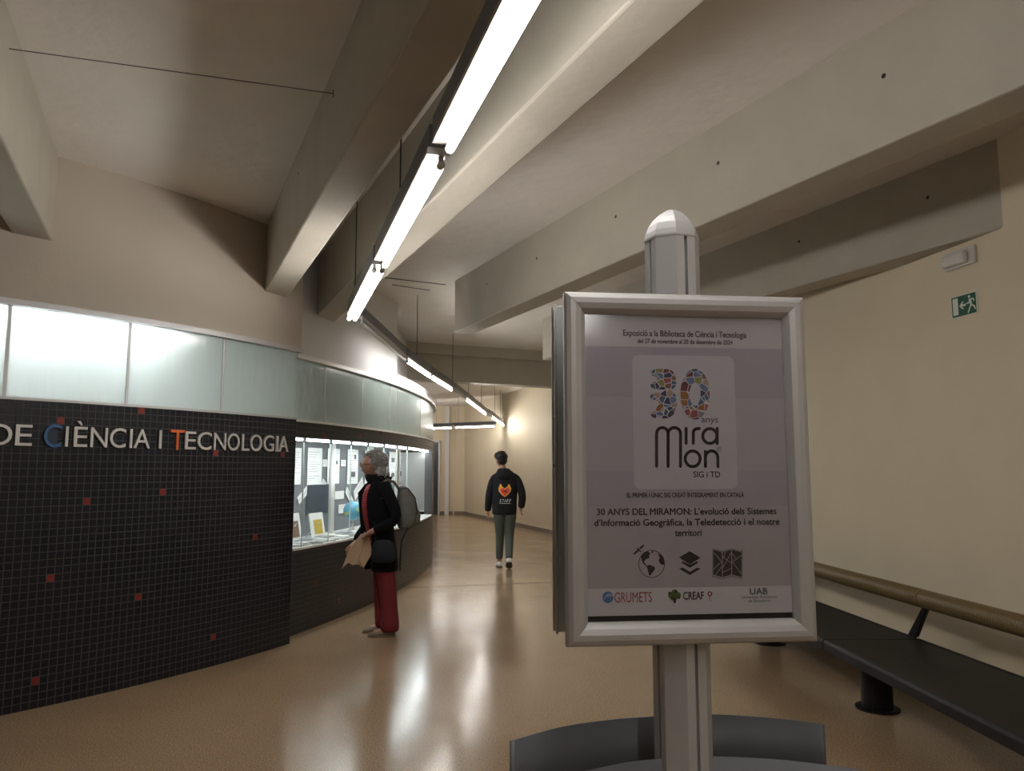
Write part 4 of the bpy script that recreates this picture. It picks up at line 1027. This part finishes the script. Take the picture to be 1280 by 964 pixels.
def shoe(parent, x, y, z, m, sole='sole', L=.25, yaw=0, pitch=0, name='shoe'):
    e = MB(); prof = [(-.06, .0, .035, .07), (-.05, 0, .04, .085), (0, 0, .042, .08), (.06, 0, .045, .06), (.12, 0, .046, .048), (.165, 0, .036, .040), (.185, 0, .015, .028)]
    V = []
    sg = 16
    for px_, _, hw_, h_ in prof:
        for k in range(sg):
            t = 2*math.pi*k/sg; V.append(Vector((px_, hw_*math.cos(t), max(.012, h_/2+h_/2*math.sin(t)))))
    Fc = [(i*sg+k, i*sg+(k+1) % sg, (i+1)*sg+(k+1) % sg, (i+1)*sg+k) for i in range(len(prof)-1) for k in range(sg)]+[tuple(range(sg))[::-1], tuple(range((len(prof)-1)*sg, len(prof)*sg))]
    Rm = Matrix.Translation((x, y, z)) @ Matrix.Rotation(yaw, 4, 'Z') @ Matrix.Rotation(pitch, 4, 'Y')
    k = L/.25
    o = obj(name, [Rm @ (q*k) for q in V], Fc, m, parent, True)
    out = [(-.066, -.025), (-.055, -.042), (.0, -.042), (.08, -.048), (.14, -.045), (.18, -.028), (.195, 0)]; out = out+[(a, -b) for a, b in out[-2::-1]]
    MB().prism([Rm @ (Vector((a, b, 0))*k) for a, b in out], 0, (Rm.to_3x3() @ Vector((0, 0, .016)))).build('sole', sole, o)
shoe(wm, -.035, .10, .0, 'shoe', 'shoe'); shoe(wm, .02, -.09, .0, 'shoe', 'shoe')
# backpack, shoulder strap
bpk = tag(empty('backpack', (wp.x, wp.y, 0), WA), 'grey backpack worn on the back of the grey-haired woman', 'backpack')
o = MB().loft([(-.17, .02, .98, .055, .10), (-.18, .02, 1.0, .085, .135), (-.195, .02, 1.08, .10, .15), (-.195, .02, 1.2, .098, .15), (-.175, .02, 1.30, .080, .14), (-.150, .02, 1.365, .050, .11), (-.14, .02, 1.385, .025, .06)], 24, 2.8).build('pack_body', 'pack', bpk, True); sub(o, 1)
sub(MB().loft([(-.27, .02, 1.02, .03, .09), (-.285, .02, 1.05, .035, .10), (-.285, .02, 1.14, .035, .10), (-.27, .02, 1.17, .02, .09)], 20, 2.8).build('front_pocket', 'pack', bpk, True), 1)
MB().tube([(-.12, .10, 1.34), (-.06, .135, 1.425), (.0, .14, 1.445), (.045, .15, 1.42), (.06, .165, 1.35), (.055, .18, 1.27)], .014, 8).build('shoulder_strap', 'pack', bpk, True)
MB().tube([(-.12, .175, 1.36), (-.19, .178, 1.37), (-.26, .165, 1.28), (-.285, .15, 1.12)], .005, 6).build('zip', 'dark', bpk, True)
MB().tube([(-.2, .12, 1.0), (-.14, .14, .88), (-.13, .15, .70), (-.13, .15, .60)], .008, 6).build('dangling_strap', 'dark', bpk, True)
hb = tag(empty('handbag', (wp.x, wp.y, 0), WA), 'dark blue soft handbag hanging at the woman\'s hip', 'handbag')
sub(MB().loft([(.02, .225, .685, .07, .03), (.02, .23, .70, .11, .045), (.025, .235, .78, .118, .05), (.03, .23, .86, .10, .04), (.03, .225, .90, .06, .02)], 24, 2.6).build('bag_body', 'denim', hb, True), 1)
MB().tube([(.10, .21, .87), (.12, .16, 1.1), (.10, .11, 1.38), (.03, .05, 1.49), (-.04, .0, 1.46)], .009, 8).build('bag_strap', 'denim', hb, True)
tb_ = tag(empty('tote_bag', (wp.x, wp.y, 0), WA), 'tan canvas bag held in front by the woman in the black coat', 'bag')
V = []
# two canvas faces hanging open from the handles
for nm, x0, x1, yy in (('canvas_face', .415, .235, -.06), ('canvas_face', .315, .150, .10)):
    g_ = MB(); n = 8
    top = Vector((.20, yy+.03, .94)); 
    pts = [(top.x-.03, yy+.03, .95), (top.x+.03, yy+.03, .945), (x0-.07, yy, .80), (x0, yy-.01, .60 if x0 > .33 else .66), (x0-.06, yy, .66), (x0-.11, yy, .63), (x1-.03, yy+.02, .78)]
    o = g_.prism(pts, 0, (0, -.012, 0)).build(nm, 'tan', tb_); bev(o, .005)
MB().tube([(.19, .13, .95), (.21, .12, .85), (.24, .11, .76), (.26, .10, .70), (.23, .11, .66)], .010, 8).build('bag_handle', 'tan', tb_, True)

# --- man walking away
mp = Vector((-.10, 12.05, 0))
mn = tag(empty('person', mp, math.pi/2), 'person walking away in black hoodie with flaming heart print and grey trousers', 'person')
J = [((.0, 0.02, .95), (.10, .13)), ((.02, .02, 1.15), (.10, .12)), ((.03, .01, 1.36), (.07, .10)), ((.03, .03, 1.51), .05), ((.045, .05, 1.58), .05), ((.05, .06, 1.64), .05)]
E_ = [(0, 1), (1, 2), (2, 3), (3, 4), (4, 5)]
arm_joints(J, E_, 2, (.015, .175, 1.39), (.0, .262, 1.13), (.07, .285, .88), (.10, .285, .80), (.15, 0, -.98), (.95, -.1, .1))
arm_joints(J, E_, 2, (.01, -.17, 1.39), (-.045, -.268, 1.14), (.02, -.245, .94), (.04, -.235, .87), (.2, 0, -.97), (.95, .1, .1))
legs = ((.09, (.14, .085, .52), (.22, .10, .13)), (-.075, (.05, -.055, .52), (-.10, -.055, .17)))
for sg, kn, an in legs:
    n = len(J); J += [((.0, sg, .88), .09), (kn, .06), (an, .042), ((an[0]+.05, an[1], an[2]-.06), .032), ((an[0]+.14, an[1]+.01*(1 if sg > 0 else -1), an[2]-.09 if sg > 0 else an[2]-.13), .028)]
    E_ += [(0, n), (n, n+1), (n+1, n+2), (n+2, n+3), (n+3, n+4)]
skin_body('body', J, E_, 'skin2', mn)
hd, R, hc = person_head(mn, (.055, .078, 1.69), .55, 'skin2', 1.0, .08)
hm = MB(); hm.ball(hc+R @ Vector((-.012, 0, .045)), (.108, .090, .090), 26, 16, .04); hm.ball(hc+R @ Vector((-.045, 0, -.012)), (.066, .082, .075), 20, 10, .03)
hm.ball(hc+R @ Vector((.055, 0, .090)), (.055, .065, .035), 16, 10, .08)
for k in range(260):
    u = random.uniform(-.3, 1); a = random.uniform(0, 2*math.pi); sq = math.sqrt(1-u*u); n = Vector((sq*math.cos(a), sq*math.sin(a), u))
    cc = hc+R @ (Vector((-.012, 0, .045))+Vector((n.x*.106, n.y*.088, n.z*.088))); t1 = (n.orthogonal()+Vector((random.uniform(-.4, .4),)*3)).normalized()
    hm.tube([cc, cc+(R @ n)*.008+t1*.014, cc+(R @ n)*.006+t1*.028], [.004, .0035, .001], 5)
hm.build('hair', 'hairdark', mn, True)
hr = [(.0, .02, .835, .125, .185), (.0, .02, .85, .132, .192), (.005, .02, .93, .135, .195), (.01, .02, 1.08, .135, .195), (.02, .015, 1.25, .135, .208), (.025, .01, 1.36, .128, .218), (.025, .01, 1.43, .112, .205), (.027, .01, 1.475, .095, .155), (.03, .02, 1.51, .080, .12), (.035, .03, 1.55, .068, .078)]
hoodie = MB().loft(hr, 36, 2.3).build('hoodie', 'hoodie', mn, True); sub(hoodie, 1)
sub(MB().loft([(-.06, .02, 1.36, .045, .07), (-.08, .02, 1.42, .055, .115), (-.065, .025, 1.49, .06, .12), (-.03, .03, 1.545, .055, .10), (-.01, .03, 1.56, .035, .07)], 22, 2.2).build('hood', 'hoodie', mn, True), 1)
pipe('sleeve', [(.02, .10, 1.455), (.02, .185, 1.405), (.01, .225, 1.28), (.0, .258, 1.14), (.03, .27, 1.02), (.065, .28, .91), (.072, .28, .885)], [.055, .070, .066, .062, .058, .054, .042], 'hoodie', mn)
pipe('sleeve', [(.02, -.07, 1.455), (.02, -.175, 1.405), (-.01, -.222, 1.28), (-.05, -.265, 1.15), (-.02, -.26, 1.05), (.012, -.245, .965), (.02, -.24, .94)], [.055, .070, .066, .062, .060, .056, .042], 'hoodie', mn)
pipe('trouser_leg', [(.0, .085, .90), (.02, .09, .82), (.07, .09, .68), (.135, .087, .52), (.175, .093, .34), (.215, .10, .16), (.222, .10, .125)], [.108, .105, .088, .070, .064, .056, .052], 'greytr', mn)
pipe('trouser_leg', [(.0, -.065, .90), (.01, -.07, .82), (.03, -.062, .68), (.045, -.056, .52), (-.02, -.056, .34), (-.092, -.055, .19), (-.10, -.055, .165)], [.108, .105, .088, .072, .066, .058, .054], 'greytr', mn)
shoe(mn, .225, .10, .0, 'sneaker', L=.27, yaw=.1); shoe(mn, -.115, -.055, .085, 'sneaker', L=.27, pitch=.42)
# print on the back: projected on to the hoodie
bpy.context.view_layer.update()
dg = bpy.context.evaluated_depsgraph_get(); bvh = BVHTree.FromObject(hoodie, dg)
def back_print(poly2, m, name, off=.003, tris=None):
    bm = bmesh.new(); vs = [bm.verts.new((0, y, z)) for y, z in poly2]
    if tris: [bm.faces.new([vs[i] for i in t]) for t in tris if len(set(t)) > 2]
    else: bm.faces.new(vs)
    bmesh.ops.triangulate(bm, faces=bm.faces[:]); bmesh.ops.subdivide_edges(bm, edges=bm.edges[:], cuts=2, use_grid_fill=True)
    for q in bm.verts:
        h = bvh.ray_cast(Vector((-1, q.co.y, q.co.z)), Vector((1, 0, 0)))
        q.co.x = (h[0].x if h[0] else -.13)-off
    me = bpy.data.meshes.new(name); bm.to_mesh(me); bm.free(); me.materials.append(m if not isinstance(m, str) else M[m])
    o = bpy.data.objects.new(name, me); C.objects.link(o); o.parent = mn; return o
M['flame'] = mat('flame_yellow', (.85, .38, .05), .6, var=.3, vscale=25); M['heart'] = mat('heart_red', (.70, .06, .03), .6, var=.2, vscale=30); M['pw'] = mat('print_white', (.7, .7, .7), .6)
cy0, cz0 = .012, 1.205
fl2 = [(0, -.095), (.05, -.055), (.092, -.005), (.10, .045), (.088, .06), (.085, .085), (.07, .07), (.062, .115), (.045, .08), (.03, .06), (.0, .04)]
fl2 = [(a, b) for a, b in fl2]+[(-a, b) for a, b in fl2[-2:0:-1]]
back_print([(cy0+a, cz0+b) for a, b in fl2], 'flame', 'flame_print', .003)
ht = [(16*math.sin(t)**3, 13*math.cos(t)-5*math.cos(2*t)-2*math.cos(3*t)-math.cos(4*t)) for t in [i*2*math.pi/32 for i in range(32)]]
back_print([(cy0+a*.0046, cz0-.010+b*.0048) for a, b in ht], 'heart', 'heart_print', .0045)
for dx in (-.022, 0, .022): back_print([(cy0+dx-.008, cz0+.01), (cy0+dx+.006, cz0+.012), (cy0+dx+.008, cz0-.02), (cy0+dx-.005, cz0-.018)], 'inkbrown', 'heart_mark', .006)
for i, ch in enumerate('STAFF'):
    v, f, a0, a1, b0, b1 = text_geo(ch); k = .048/CAPH; y0 = cy0+.085-i*.037
    back_print([(y0-(q.x-a0)*.026/(a1-a0)-(.25*q.y*k), cz0-.175+q.y*k) for q in v], 'pw', 'printed_letter', .004, f)
back_print([(cy0+.085, cz0-.187), (cy0-.09, cz0-.187), (cy0-.09, cz0-.193), (cy0+.085, cz0-.193)], 'pw', 'printed_line', .004)
